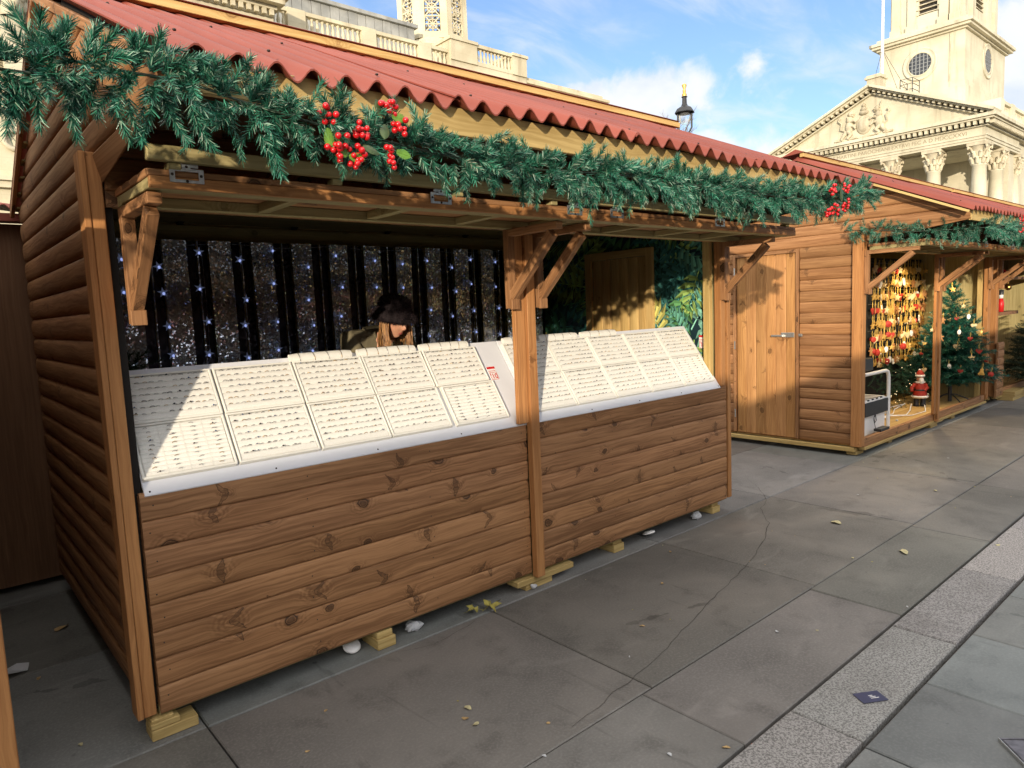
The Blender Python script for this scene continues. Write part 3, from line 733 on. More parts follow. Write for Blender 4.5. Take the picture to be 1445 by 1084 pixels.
b = MB(); b.box((12.6, 4.0, .12), (15.3, 4.03, 2.3)); b.box((11.5, 3.2, 1.75), (15.3, 3.9, 1.79)); b.box((12.3, 3.97, 1.1), (15.3, 3.999, 1.9))
b.build('inner_panel', M['ply'], third_stall)
near_stall = make_stall(-4.51, 'market stall cut off at the left edge with only its orange corner post showing', 'jewel', x_r=4.655)
b = MB(); cladding(b, (.085, 0, 0), (0, 1, 0), (1, 0, 0), steps(.10, 2.03, .1085), lambda z: [(2.50, 2.833)], PROF_FLAT); b.build('shade_wing_panel', M['stain'], near_stall)  # wing added to keep sun off the ring stall's near corner
b = MB(); b.box((.055, 2.456, .10), (.112, 2.498, 2.04)); b.build('shade_wing_post', M['orange'], near_stall, .003)  # front edge of the added sun-blocking wing

# hoarding-brown back of the stall behind the gap
back = empty('market_stall', (-1.1, 5.1, 0), 'dark brown boarded stall with a red eave closing the gap behind the log-board stall', 'market stall', 'wooden market stalls')
b = MB(); b.box((-3.2, 5.13, 0.04), (1.2, 5.15, 2.235), (.9, .9, .9), 0, axis=2); b.box((-3.2, 5.16, .04), (1.2, 7.2, 2.1), (.9, .9, .9), 0)
b.build('back_wall', M['ply'], back)
b = MB(); b.box((-3.3, 5.02, 2.24), (1.25, 5.045, 2.285), (1, 1, 1), 0); b.box((-3.3, 5.05, 2.24), (1.25, 5.14, 2.25), (1, 1, 1), 0)
rows_ = [[(x * .0131 - 3.3, yy, zz + .02 * math.sin(x * .79)) for x in range(348)] for yy, zz in ((5.0, 2.315), (5.7, 2.42), (6.4, 2.53))]
b.grid(rows_); b.grid([[(q[0], q[1], q[2] - .006) for q in r_] for r_ in rows_][::-1])
b.grid([[(q[0], q[1], q[2] - .006) for q in rows_[0]], rows_[0]])
b.build('roof', M['roof'], back)

# ------------------------------------------------------------------ unseen row added behind the camera to throw shade over the walkway
def shade_row():
    proto = make_stall(10.85, 'unseen log-board stall added facing the ring stall to shade the walkway', 'jewel', group='unseen shade stalls across the walkway')
    for i, cx in enumerate((-1.25, 3.0, 7.25, 11.5, -7.05, -11.3, -15.55)):
        o = proto if i == 0 else copy_tree(proto)
        o.location = (cx, -4.62, 0); o.rotation_euler = (0, 0, PI)
    fence = empty('hoarding', (-4.15, -5.2, 0), 'unseen brown boarded hoarding added to shade the ground between two facing stalls', 'fence')  # unseen low screen added so the gap in the row still shades the ground
    b = MB(); cladding(b, (0, -5.2, 0), (1, 0, 0), (0, 1, 0), steps(.02, 2.52, .14), lambda z: [(-4.9, -3.4)], PROF_FLAT); b.build('boards', M['stain'], fence)
    b = MB()
    for x in (-4.85, -4.15, -3.45): b.box((x - .04, -5.30, 0), (x + .04, -5.22, 2.5))
    b.build('posts', M['yellow'], fence)
shade_row()

# ------------------------------------------------------------------ timber packing under the stalls
def packing(x, y, kind, label):
    b = MB()
    if kind == 2:
        b.box((x, y, 0.001), (x + .17, y + .10, .043)); b.box((x, y + .004, .044), (x + .105, y + .09, .068), None); b.box((x + .004, y + .008, .0685), (x + .085, y + .09, .083))
    elif kind == 3:
        b.box((x + .05, y, .001), (x + .26, y + .10, .04)); b.box((x - .02, y - .012, .0405), (x + .43, y + .085, .074))
    else:
        b.box((x, y, .001), (x + .10, y + .16, .052)); b.box((x + .005, y + .012, .0525), (x + .09, y + .15, .083))
    o = b.build('timber_block', M['yellow'], None, .003); o['group'] = 'packing blocks under the stalls'
    return tag(o, label, 'timber block', 'packing blocks under the stalls')
packing(.54, 2.83, 2, 'stack of yellow timber offcuts packing the near corner of the ring stall')
packing(1.53, 2.835, 1, 'small yellow block under the ring stall beside a crushed white paper cup')
packing(2.44, 2.84, 3, 'long yellow packing board under the middle post of the ring stall')
packing(3.29, 2.87, 1, 'yellow block under the ring stall counter between post and white lid')
packing(4.42, 2.87, 1, 'yellow packing block at the far corner of the ring stall')
packing(7.02, 2.90, 2, 'yellow timber block under the door corner of the ornament stall')
packing(7.80, 2.89, 1, 'yellow block under the ornament stall below the white trolley')
packing(8.9, 2.85, 3, 'yellow packing board under the middle post of the ornament stall')
packing(9.75, 2.87, 1, 'yellow block under the ornament stall in front of its decorated tree')
b = MB(); b.box((11.75, 2.70, 0.001), (12.35, 2.90, .065)); b.box((11.75, 2.68, .0655), (12.33, 2.88, .13))
tag(b.build('timber_block', M['yellow'], None, .004), 'two pale yellow timbers stacked before the third stall by the fir tree', 'timber block')

# ------------------------------------------------------------------ sloping counters with trays
SV = Vector((0, .568, .823)); NV = Vector((0, -.823, .568)); XV = Vector((1, 0, 0)); T0 = Vector((0, 2.85, 1.02))
def sp(x, s, n=0.0): return Vector((x, T0.y, T0.z)) + SV * s + NV * n
def slab_box(mb, x0, x1, s0, s1, n0, n1, mi=0, tint=None):
    X = Matrix((XV, SV, NV)).transposed().to_4x4(); X.translation = T0
    mb.box((x0, s0, n0), (x1, s1, n1), tint, mi, X)
def board(x0, x1, label):
    o = empty('display_board', ((x0 + x1) / 2, 2.95, .97), label, 'display board', 'white sloping boards on the counter')
    b = MB(); slab_box(b, x0, x1, -.058, .502, -.040, -.0245, 0, (1, 1, 1)); b.build('panel', M['white'], o, .002)
    b = MB()
    b.box((x0 + .02, 3.13, .926), (x0 + .05, 3.157, 1.34)); b.box((x1 - .05, 3.13, .926), (x1 - .02, 3.157, 1.34)); b.box((x0, 3.159, .9), (x1, 3.18, .95)); b.box((x0, 2.87, .90), (x1, 3.132, .925))
    b.build('prop', M['pale'], o)
    b = MB()
    xs = [x0 + .02 + (x1 - x0 - .04) * k / 4 for k in range(5)]
    for x in xs:
        c = sp(x, -.042, -.0243); b.ball(c, .004, 8)
    b.build('screw', M['screw'], o)
board(.60, 2.606, 'white sloping board carrying ten ring trays between corner post and middle post')
board(2.612, 4.495, 'white sloping board carrying ten ring trays between middle post and jungle wall')

def ring_mesh(kind):
    b = MB(); seg = 12; r_ = .0088; tr = .0013 if kind != 'broad' else .0022
    pts = [(r_ * math.cos(a), 0, r_ * math.sin(a)) for a in [2 * PI * k / seg for k in range(seg + 1)]]
    b.tube(pts, tr, 5, 0, (1, 1, 1), False)
    if kind in ('gem', 'goldgem'): b.ball((0, 0, r_ + .0025), (.0040, .0035, .003), 6, 1)
    if kind == 'dark': b.ball((0, 0, r_ + .002), (.005, .0045, .003), 6, 1)
    mats = {'plain': [M['silver']], 'broad': [M['silver']], 'gem': [M['silver'], M['stone_blue']], 'dark': [M['silver'], M['stone_dark']], 'gold': [M['gold']], 'goldgem': [M['gold'], M['stone_dark']]}[kind]
    o = b.build('ring', mats)
    me = o.data; bpy.data.objects.remove(o); return me, b, mats
RK = ['plain', 'broad', 'gem', 'dark', 'gold', 'goldgem']
RM = {k: ring_mesh(k) for k in RK}
RDESC = {'plain': 'thin silver ring', 'broad': 'broad silver ring', 'gem': 'silver ring with blue stone', 'dark': 'silver ring with dark stone', 'gold': 'thin gold ring', 'goldgem': 'gold ring with dark stone'}
ORD = ['first', 'second', 'third', 'fourth', 'fifth', 'sixth', 'seventh', 'eighth', 'ninth', 'tenth', 'eleventh']
rest_rings = MB(); n_rings = 0
ring_mats = [M['silver'], M['gold'], M['stone_blue'], M['stone_dark']]
RMI = {'plain': (0,), 'broad': (0,), 'gem': (0, 2), 'dark': (0, 3), 'gold': (1,), 'goldgem': (1, 3)}
def put_ring(x, s, n, where, single):
    global n_rings
    k = rnd.choices(RK, (7, 2, 1.2, 1.5, 3, 1))[0]
    jx = rnd.uniform(-.15, .15); sc = rnd.uniform(.74, .98)
    X = Matrix((XV, SV, NV)).transposed().to_4x4() @ Matrix.Rotation(jx, 4, 'Z') @ Matrix.Rotation(rnd.uniform(-.2, .2), 4, 'X') @ Matrix.Rotation(rnd.uniform(-.4, .4), 4, 'Y') @ Matrix.Scale(sc, 4)
    X.translation = sp(x, s, n)
    if single:
        o = bpy.data.objects.new('ring', RM[k][0]); COL.objects.link(o); o.matrix_world = X
        tag(o, RDESC[k] + ' in the ' + where, 'ring', 'rings in the trays'); n_rings += 1
    else:
        src = RM[k][1]; base = len(rest_rings.v)
        rest_rings.v += [tuple(X @ Vector(v)) for v in src.v]
        rest_rings.f += [tuple(i + base for i in f) for f in src.f]
        rest_rings.uv += src.uv; rest_rings.t += src.t; rest_rings.sm += src.sm
        rest_rings.mi += [RMI[k][i] for i in src.mi]

def make_tray(x0, w, s0, h, cols, label, where, single):
    o = empty('ring_tray', sp(x0 + w / 2, s0, -.02), label, 'ring tray', 'cream ring trays')
    b = MB(); e = .009
    slab_box(b, x0, x0 + w, s0, s0 + h, -.0240, -.010, 0, (1, 1, 1))
    for q in ((x0, x0 + w, s0, s0 + e), (x0, x0 + w, s0 + h - e, s0 + h), (x0, x0 + e, s0 + e, s0 + h - e), (x0 + w - e, x0 + w, s0 + e, s0 + h - e)):
        slab_box(b, *q, -.0098, 0, 0, (1, 1, 1))
    b.build('rim', M['tray'], o, .002)
    b = MB(); nr = 7 if cols == 0 else 11
    i0, i1 = s0 + e + .003, s0 + h - e - .003; pr = (i1 - i0) / nr
    segs = [(x0 + e + .002, x0 + w - e - .002)] if cols == 0 else [(x0 + e + .002 + (w - 2 * e - .004) * c / cols + .002, x0 + e + .002 + (w - 2 * e - .004) * (c + 1) / cols - .002) for c in range(cols)]
    for xa, xb in segs:
        ra = []
        for r_ in range(nr):
            for f, d in ((.0, -.0052), (.06, -.0030), (.25, -.0019), (.5, -.0014), (.75, -.0019), (.94, -.0030), (.999, -.0052)):
                ra.append([sp(xa, i0 + pr * (r_ + f), d), sp(xb, i0 + pr * (r_ + f), d)])
        b.grid(ra, None, (1, 1, 1), 0, True)
    b.build('foam', M['foam'], o)
    if cols:
        b = MB()
        for c in range(1, cols): slab_box(b, segs[c][0] - .0035, segs[c][0] - .0005, i0, i1, -.0095, -.0015, 0, (1, 1, 1))
        b.build('divider', M['tray'], o)
    for r_ in range(nr):
        s = i0 + pr * (nr - r_) if cols == 0 else i0 + pr * (nr - r_ - .5)
        if cols == 0 and r_ == 0: s = i0 + pr * nr - pr * .02
        wh = ORD[r_] + ' row of the ' + where
        if cols == 0:
            k = rnd.randint(10, 12); xa, xb = segs[0]
            for i in range(k):
                if rnd.random() < .05: continue
                put_ring(xa + .022 + (xb - xa - .044) * i / (k - 1) + rnd.uniform(-.006, .006), s - (pr if r_ == 0 else 0) * 0 - pr * 0.0 if r_ else s - pr * .5 + pr * .5 - .004, -.004, wh, single)
        else:
            for xa, xb in segs: put_ring((xa + xb) / 2 + rnd.uniform(-.008, .008), s, -.001, wh, single)
    return o
LW, UW = 'lower', 'upper'
pos = ['leftmost', 'second', 'third', 'fourth', 'fifth']
for side, x0, wd, who in (('left', .605, .3635, 'left'), ('right', 2.622, .3655, 'right')):
    for c in range(5):
        for r_ in (0, 1):
            s0, h = ((0.0, .236), (.2385, .2265))[r_]
            four = (side == 'left' and r_ == 0 and c in (0, 4)) or (side == 'right' and r_ == 0 and c == 4)
            xx = x0 + wd * c + (.022 if side == 'left' and c == 4 and r_ == 0 else 0) + rnd.uniform(-.002, .002)
            rw = (LW, UW)[r_]
            wcol = pos[c] + ' ' + rw + ' tray, ' + who + ' counter'
            lab = ('cream tray of rings in four columns, ' if four else 'cream tray with long rows of rings, ') + pos[c] + ' along the ' + rw + ' row, ' + who + ' counter'
            single = (side, c, r_) in (('left', 0, 0), ('left', 0, 1), ('left', 1, 0), ('left', 1, 1))
            make_tray(xx, wd - .010, s0 + rnd.uniform(-.001, .001), h, 4 if four else 0, lab, wcol, single)
rr = rest_rings.build('rings', ring_mats); rr['kind'] = 'stuff'; tag(rr, 'many small silver and gold rings set in the farther cream trays', 'rings')

# padded rolls of bracelets along the upper edge
def roll(x0, x1, nb, label, wlab):
    o = empty('bracelet_roll', sp((x0 + x1) / 2, .475, 0), label, 'bracelet roll', 'bracelet rolls on the tray tops')
    b = MB(); rows_ = []
    for i in range(9):
        f = i / 8; x = x0 + (x1 - x0) * f; k = 1.0 if 0 < i < 8 else .82
        rows_.append([sp(x, .485 + .024 * k * math.cos(a), -.006 + .014 * k * math.sin(a)) for a in [2 * PI * j / 14 for j in range(14)]])
    b.grid(rows_, None, (1, 1, 1), 0, True, True); b.face(rows_[0][::-1]); b.face(rows_[-1])
    b.build('cushion', M['tray'], o)
    for k in range(nb):
        x = x0 + (x1 - x0) * (k + .75) / (nb + .6) + rnd.uniform(-.01, .01); b = MB(); sl = rnd.uniform(-.006, .006)
        b.tube([sp(x + sl * math.cos(a), .485 + .0253 * math.cos(a), -.006 + .0153 * math.sin(a)) for a in [2 * PI * j / 16 for j in range(17)]], .0013, 5, 0, (1, 1, 1), False)
        t = b.build('bracelet', rnd.choice([M['gold'], M['silver'], M['silver']])); tag(t, 'thin metal bracelet around the ' + wlab, 'bracelet', 'bracelets on the cream rolls')
roll(1.325, 1.645, 4, 'cream bracelet roll above the third upper tray of the left counter', 'cream roll left of the woman')
roll(1.68, 2.02, 5, 'cream bracelet roll directly in front of the woman in the fur hat', 'cream roll in front of the woman')
roll(2.05, 2.375, 4, 'cream bracelet roll just right of the woman in the fur hat', 'cream roll right of the woman')
roll(2.64, 2.90, 2, 'cream bracelet roll half hidden behind the middle post', 'cream roll behind the middle post')
roll(2.93, 3.27, 4, 'cream bracelet roll at the second upper tray of the right counter', 'cream roll right of the middle post')
roll(3.31, 3.655, 3, 'cream bracelet roll below the wooden door, farthest to the right', 'cream roll below the wooden door')

# ------------------------------------------------------------------ writing
def text(name, body, size, X, mat, parent=None, ext=0.0006, align='CENTER', bold=0.0):
    cu = bpy.data.curves.new(name, 'FONT'); cu.body = body; cu.size = size; cu.extrude = ext; cu.align_x = align; cu.offset = bold
    t = bpy.data.objects.new(name + '_tmp', cu); COL.objects.link(t)
    dg = bpy.context.evaluated_depsgraph_get(); me = bpy.data.meshes.new_from_object(t.evaluated_get(dg))
    bpy.data.objects.remove(t); me.materials.clear(); me.materials.append(mat); me.transform(X)
    o = bpy.data.objects.new(name, me); COL.objects.link(o)
    if parent is not None: attach(o, parent)
    return o
def price_sign(O, U, V, N, label, w=.058, h=.088):
    O, U, V, N = Vector(O), Vector(U), Vector(V), Vector(N)
    s = empty('price_sign', O, label, 'price sign')
    X = Matrix((U, V, N)).transposed().to_4x4(); X.translation = O
    b = MB(); b.box((0, 0, 0), (w, h, .0012), (1, 1, 1), 0, X); b.build('card', M['signwhite'], s)
    b = MB(); b.box((0, h * .84, .0013), (w, h, .0022), (1, 1, 1), 0, X)
    t = .0022
    for q in ((.004, .003, w - .004, .003 + t), (.004, h * .56, w - .004, h * .56 + t), (.004, .003 + t, .004 + t, h * .56), (w - .004 - t, .003 + t, w - .004, h * .56)):
        b.box((q[0], q[1], .0013), (q[2], q[3], .0020), (1, 1, 1), 0, X)
    for k in range(9): b.box((.004 + k * (w - .008) / 9, h * .66, .0013), (.004 + (k + .7) * (w - .008) / 9, h * .70, .0019), (1, 1, 1), 0, X)
    b.build('red_print', M['red'], s)
    text('number', '10', h * .50, X @ Matrix.Translation((w * .58, h * .13, .0013)), M['red'], s, .0004, bold=.0006)
    text('pound', '£', h * .22, X @ Matrix.Translation((w * .19, h * .38, .0013)), M['red'], s, .0004)
price_sign(sp(2.447, .243, -.0240), XV, SV, NV, 'red and white price card reading 10 lying on the white board by the post')
price_sign((4.5435, 3.052, 1.245), (0, -1, 0), (0, 0, 1), (-1, 0, 0), 'red and white price card reading 10 pinned on the jungle wallpaper', .062, .10)

# ------------------------------------------------------------------ jungle wallpaper and door inside
wp = MB()
wp.face([(4.5475, 4.90, .12), (4.5475, 2.945, .12), (4.5475, 2.945, 2.2), (4.5475, 4.90, 2.2)], None, (.010, .030, .040))
PAL = [(.030, .13, .12), (.045, .16, .09), (.085, .23, .09), (.05, .18, .17), (.16, .36, .28), (.24, .36, .10), (.52, .50, .15), (.10, .28, .21)]
def jungle_leaf(y, z, ang, L, c, depth):
    xx = 4.5470 - depth; ca, sa = math.cos(ang), math.sin(ang)
    def P(u, v): return (xx, y + u * ca - v * sa, z + u * sa + v * ca)
    n = 6
    for side in (1, -1):
        for k in range(n):
            u0 = L * (.08 + .84 * k / n); wl = L * .50 * math.sin(PI * (.16 + .80 * (k + .5) / n)) ** .8
            a = R(78 - 62 * k / n) * side; bw = L * .080
            t = rnd.uniform(.75, 1.3); cc = tuple(q * t for q in c); cd = tuple(q * .45 for q in cc); cl = tuple(min(.8, q * 1.55) for q in cc)
            du, dv = math.cos(a), math.sin(a); nu, nv = -dv, du
            m1 = (u0 + du * wl * .55, dv * wl * .55); tp = (u0 + du * wl + L * .06, dv * wl * .97)
            b0 = P(u0 - bw * .5, 0); b1 = P(u0 + bw * .5, 0)
            ma = P(m1[0] + nu * bw * .85, m1[1] + nv * bw * .85); mb_ = P(m1[0] - nu * bw * .85, m1[1] - nv * bw * .85); mc = P(*m1)
            bc = P(u0, 0); T = P(*tp)
            wp.face([bc, mc, ma, b0] if False else [b0, bc, mc, ma], None, cc); wp.face([bc, b1, mb_, mc], None, cl)
            wp.face([ma, mc, T], None, cc); wp.face([mc, mb_, T], None, cd)
    wp.face([P(-L * .1, -L * .012), P(L * .95, -.001), P(L * .95, .001), P(-L * .1, L * .012)], None, tuple(min(.8, q * 2.2) for q in c))
def frond(y, z, ang, L, c, depth):
    xx = 4.5470 - depth; ca, sa = math.cos(ang), math.sin(ang)
    def P(u, v): return (xx, y + u * ca - v * sa, z + u * sa + v * ca)
    for k in range(16):
        u = L * k / 16; w = L * .34 * math.sin(PI * (.12 + .86 * k / 16))
        for s in (1, -1):
            t = rnd.uniform(.6, 1.4)
            wp.face([P(u, 0), P(u + L * .05, 0), P(u + w * .75, s * w)], None, tuple(q * t for q in c))
r2 = random.Random(11)
lv = []
for k in range(90):
    lv.append((r2.uniform(2.95, 4.88), r2.uniform(.5, 2.2), r2.uniform(0, 2 * PI), r2.uniform(.34, .55), r2.choice(PAL[:6] if r2.random() < .85 else PAL), r2.random()))
for i, (y, z, a, L, c, f) in enumerate(lv):
    (jungle_leaf if f < .8 else frond)(y, z, a, L, c, .0004 + .000012 * i)
# the large leaves one sees beside the door
for i, (y, z, a, L, c) in enumerate(((3.42, 1.50, 0.4, .34, PAL[6]), (3.40, 1.95, -.6, .34, PAL[3]), (3.22, 2.02, 3.6, .36, PAL[7]), (2.98, 1.92, 2.2, .34, PAL[2]), (3.06, 1.80, -1.2, .34, PAL[5]), (3.34, 1.72, -.5, .36, PAL[3]), (3.02, 1.50, 2.0, .34, PAL[7]), (3.20, 1.62, -1.3, .36, PAL[2]), (3.40, 1.32, 1.2, .36, PAL[6]), (3.00, 1.42, -1.9, .34, PAL[4]), (3.10, 1.28, -1.5, .30, PAL[5]), (3.18, 1.34, 1.0, .26, PAL[7]))):
    jungle_leaf(y, z, a, L, c, .0024 + .00002 * i)
for v in range(len(wp.v)):      # the print ends at the edges of the paper
    q = wp.v[v]; wp.v[v] = (q[0], min(max(q[1], 2.945), 4.90), min(max(q[2], .12), 2.2))
wp.build('wallpaper', mat_tint('printed_wallpaper', .55, .3), main_stall)
b = MB(); ys = steps(3.53, 4.12, .098)
cladding(b, (4.5435, 0, 0), (0, 0, 1), (-1, 0, 0), ys, lambda z: [(.13, 1.985)], [(0, 0), (.04, .006), (.09, .009), (.91, .009), (.96, .006), (1, 0)], .08, Vector((0, 1, 0)))
d = b.build('door', M['pale'], main_stall)
b = MB(); b.box((4.512, 3.462, .12), (4.543, 3.527, 2.05)); b.box((4.512, 4.123, .12), (4.543, 4.19, 2.05)); b.box((4.512, 3.528, 1.988), (4.543, 4.122, 2.05)); b.build('door_frame', M['pale'], d, .002)

# ------------------------------------------------------------------ foil curtain with star lights
fc = empty('foil_curtain', (2.6, 4.74, .3), 'pleated black and silver foil curtain hung along the back of the ring stall', 'curtain')
zs = [.25 + (2.125 - .25) * i / 60 for i in range(61)]
def pleat(x0, x1, yo, name, mat, amp):
    b = MB(); nx = max(3, int((x1 - x0) / .018)); rows_, uvs = [], []
    for z in zs:
        r_, u_ = [], []
        for i in range(nx + 1):
            x = x0 + (x1 - x0) * i / nx
            y = yo + amp * math.sin(i / nx * 2 * PI * 2) * .3 + amp * noise.noise(Vector((x * 6, z * 2.0, 1.7))) + .012 * noise.noise(Vector((x * 2, z * .9, 4)))
            r_.append((x + .006 * noise.noise(Vector((z * 1.1, x0, 0))), y, z)); u_.append((x, z))
        rows_.append(r_); uvs.append(u_)
    b.grid(rows_, uvs); return b.build(name, mat, fc)
x = .665; k = 0
while x < 4.5:
    pleat(x, min(x + .145, 4.535), 4.70, 'silver_strip', M['foil'], .010)
    xb = x + .147
    if xb + .05 < 4.53:
        pleat(xb, min(xb + .064, 4.53), 4.735, 'black_strip', M['foilblack'], .006)
        if xb + .14 < 4.53:
            pleat(xb + .066, xb + .074, 4.715, 'silver_edge', M['foil'], .002); pleat(xb + .076, xb + .133, 4.735, 'black_strip', M['foilblack'], .006)
    x += .281; k += 1
sl = empty('star_lights', (2.5, 4.66, 1.1), 'string of small clear stars with blue-white lights hanging before the foil curtain', 'string lights')
def star_mesh():
    b = MB(); pts = [((.034 if k % 2 == 0 else .013) * math.cos(PI / 2 + k * PI / 5), (.034 if k % 2 == 0 else .013) * math.sin(PI / 2 + k * PI / 5)) for k in range(10)]
    for k in range(10):
        a, c = pts[k], pts[(k + 1) % 10]
        b.face([(a[0], 0, a[1]), (c[0], 0, c[1]), (0, -.007, 0)]); b.face([(c[0], 0, c[1]), (a[0], 0, a[1]), (0, .007, 0)])
    b.ball((.003, -.008, -.008), (.008, .006, .010), 8, 1); return b
sb = star_mesh(); star0 = None
for i, (sx, sz) in enumerate([(1.2, 1.98), (1.45, 2.02), (1.69, 1.98), (1.92, 2.06), (2.15, 1.99), (2.39, 2.03), (2.7, 2.03), (2.93, 2.01), (3.17, 2.03), (3.42, 1.99), (1.21, 1.78), (1.44, 1.81), (1.69, 1.77), (1.91, 1.83), (2.16, 1.75), (2.4, 1.82), (2.7, 1.82), (2.93, 1.8), (3.18, 1.82), (3.42, 1.79), (1.22, 1.58), (1.45, 1.59), (1.69, 1.56), (1.91, 1.62), (2.15, 1.57), (2.39, 1.6), (2.71, 1.61), (3.17, 1.62), (3.41, 1.59), (1.45, 1.39), (1.7, 1.37), (1.92, 1.42), (2.15, 1.37), (2.4, 1.39), (3.15, 1.43), (3.42, 1.39), (3.63, 2.02), (3.86, 2.02), (3.62, 1.81), (3.89, 1.82), (3.62, 1.61), (3.89, 1.6), (.96, 2.0), (.97, 1.8), (.95, 1.6), (3.64, 1.4), (3.88, 1.41), (1.22, 1.4)]):
    if star0 is None: star0 = sb.build('star', [M['star_lit'], M['glow_blue']], sl); o = star0
    else: o = star0.copy(); COL.objects.link(o)
    o.location = Vector((sx + rnd.uniform(-.025, .025), 4.655, sz + rnd.uniform(-.03, .03))) - Vector(sl.location); o.rotation_euler = (rnd.uniform(-.2, .2), rnd.uniform(-.5, .5), rnd.uniform(-.5, .5))
b = MB()
b.tube([(.7 + .2 * k, 4.665, 2.095 + .012 * math.sin(k * 1.7)) for k in range(20)], .0015, 4)
for sx in (.96, 1.21, 1.45, 1.69, 1.92, 2.15, 2.395, 2.705, 2.93, 3.17, 3.42, 3.63, 3.88): b.tube([(sx, 4.664, 2.09), (sx + .004, 4.664, 1.7), (sx - .003, 4.664, 1.36)], .0009, 4)
b.build('cable', M['star'], sl)
# ------------------------------------------------------------------ tinsel garlands and firs
def sprig(mb, p0, d, L, nn, nl, cols, droop=.25, wid=.0011, ang=(38, 62), mi=0, stem=None):
    p0 = Vector(p0); d = Vector(d).normalized(); a = d.orthogonal().normalized(); b2 = d.cross(a)
    curl = (a * rnd.uniform(-1, 1) + b2 * rnd.uniform(-1, 1)) * .35
    def pos(t): return p0 + d * (L * t) + curl * (L * t * t) + Vector((0, 0, -droop * L * t * t))
    if stem is not None: mb.tube([pos(k / 3) for k in range(4)], [stem, stem, stem * .8, stem * .4], 4, mi, tuple(q * .35 for q in cols[0]), False)
    for k in range(nn):
        t = (k + rnd.random()) / nn; t = .04 + .96 * t
        p = pos(t); dd = (pos(min(1.02, t + .03)) - pos(t - .03)).normalized()
        ph = k * 2.39996 + rnd.uniform(-.4, .4); rad = a * math.cos(ph) + b2 * math.sin(ph); rad = (rad - dd * rad.dot(dd)).normalized()
        th = R(rnd.uniform(*ang)) * (1 - .35 * t); n = dd * math.cos(th) + rad * math.sin(th)
        l = nl * rnd.uniform(.75, 1.15) * (1 - .25 * t)
        w = n.cross(Vector((rnd.uniform(-1, 1), rnd.uniform(-1, 1), rnd.uniform(-1, 1)))).normalized() * wid
        c = rnd.choice(cols); v = rnd.uniform(.7, 1.3); c = (c[0] * v, c[1] * v, c[2] * v)
        q = p + n * l; i = len(mb.v)
        mb.v += [tuple(p - w), tuple(p + w), tuple(q + w * .45), tuple(q - w * .45)]
        mb.f.append((i, i + 1, i + 2, i + 3)); mb.uv.append([(0, 0), (1, 0), (1, 1), (0, 1)]); mb.t.append(c); mb.mi.append(mi); mb.sm.append(False)
TINSEL = [(.015, .102, .060), (.022, .140, .084), (.036, .195, .122), (.052, .225, .148), (.009, .066, .040), (.016, .108, .064), (.22, .34, .25)]
def along(path, s):
    for i in range(len(path) - 1):
        a, b = Vector(path[i]), Vector(path[i + 1]); l = (b - a).length
        if s <= l or i == len(path) - 2: return a.lerp(b, min(1, s / l)), (b - a).normalized()
        s -= l
def garland(path, label, per_m=150, L=(.060, .100), nn=104, nl=.031, name='garland', group='green garlands on the stall eaves', thick=.035):
    tot = sum((Vector(path[i + 1]) - Vector(path[i])).length for i in range(len(path) - 1))
    root = empty(name, Vector(path[len(path) // 2]), label, 'garland', group)
    b = MB(); n = int(tot * per_m)
    for k in range(n):
        p, t = along(path, tot * (k + rnd.random()) / n)
        a = rnd.uniform(0, 2 * PI); u = Vector((0, 0, 1)); s = t.cross(u).normalized(); u = s.cross(t)
        rad = s * math.cos(a) + u * math.sin(a)
        if rad.y > .75: rad.y *= .2
        d = rad * rnd.uniform(.55, 1.0) + t * rnd.uniform(-.75, .75) + Vector((0, -.12, -.04))
        tone = rnd.uniform(.62, 1.3); ye = rnd.uniform(.9, 1.45) if rnd.random() < .25 else 1.0
        sprig(b, p + rad * rnd.uniform(0, thick), d, rnd.uniform(*L) * (1.3 if rnd.random() < .12 else 1), nn, nl, [(q[0] * tone * ye, q[1] * tone, q[2] * tone) for q in TINSEL], rnd.uniform(0, .35), .0014)
    b.build('tinsel', M['needle'], root)
    b = MB(); b.tube(path, .0035, 6); b.build('core_wire', M['wire'], root)
    return root
bm0 = MB(); bm0.ball((0, 0, 0), .0088, 12); bm0.ball((0, 0, -.0084), .0012, 5, 1); berry_src = [None]
def berries(root, c, n, spread, label=None):
    c = Vector(c); b = MB(); pts = []
    tries = 0
    while len(pts) < n and tries < 400:
        tries += 1
        q = c + Vector((rnd.gauss(0, spread * .60), rnd.uniform(-.022, .012), rnd.gauss(0, spread * .68)))
        if all((q - w).length > .0155 for w in pts): pts.append(q)
    for q in pts: b.tube([c + Vector((0, .03, 0)), (q + c) / 2 + Vector((0, .012, -.004)), q], .0012, 4, 0)
    o = b.build('berry_spray', M['leaf'], root)
    for q in pts:
        if berry_src[0] is None:
            w = bm0.build('berry', [M['berry'], M['wire']]); berry_src[0] = w.data
        else: w = bpy.data.objects.new('berry', berry_src[0]); COL.objects.link(w)
        w.parent = o; w.location = q; w.rotation_euler = (rnd.uniform(0, 6), rnd.uniform(0, 6), 0); w.scale = (rnd.uniform(.9, 1.12),) * 3
        w.location = q - wloc(o)
    return o
def broad_leaf(root, c, d, L, W):
    c = Vector(c); d = Vector(d).normalized(); s = d.cross(Vector((0, -1, .3))).normalized(); nrm = s.cross(d); b = MB(); rows_ = []
    for i in range(7):
        t = i / 6; w = W * math.sin(PI * min(1, t * .92 + .08)) ** .8
        rows_.append([c + d * L * t + s * w * k + nrm * (-.25 * w * abs(k) - .15 * L * t * t) for k in (-1, -.5, 0, .5, 1)])
    b.grid(rows_); b.grid([[q - nrm * .0012 for q in r_] for r_ in rows_][::-1])
    return b.build('leaf', M['leaf'], root)
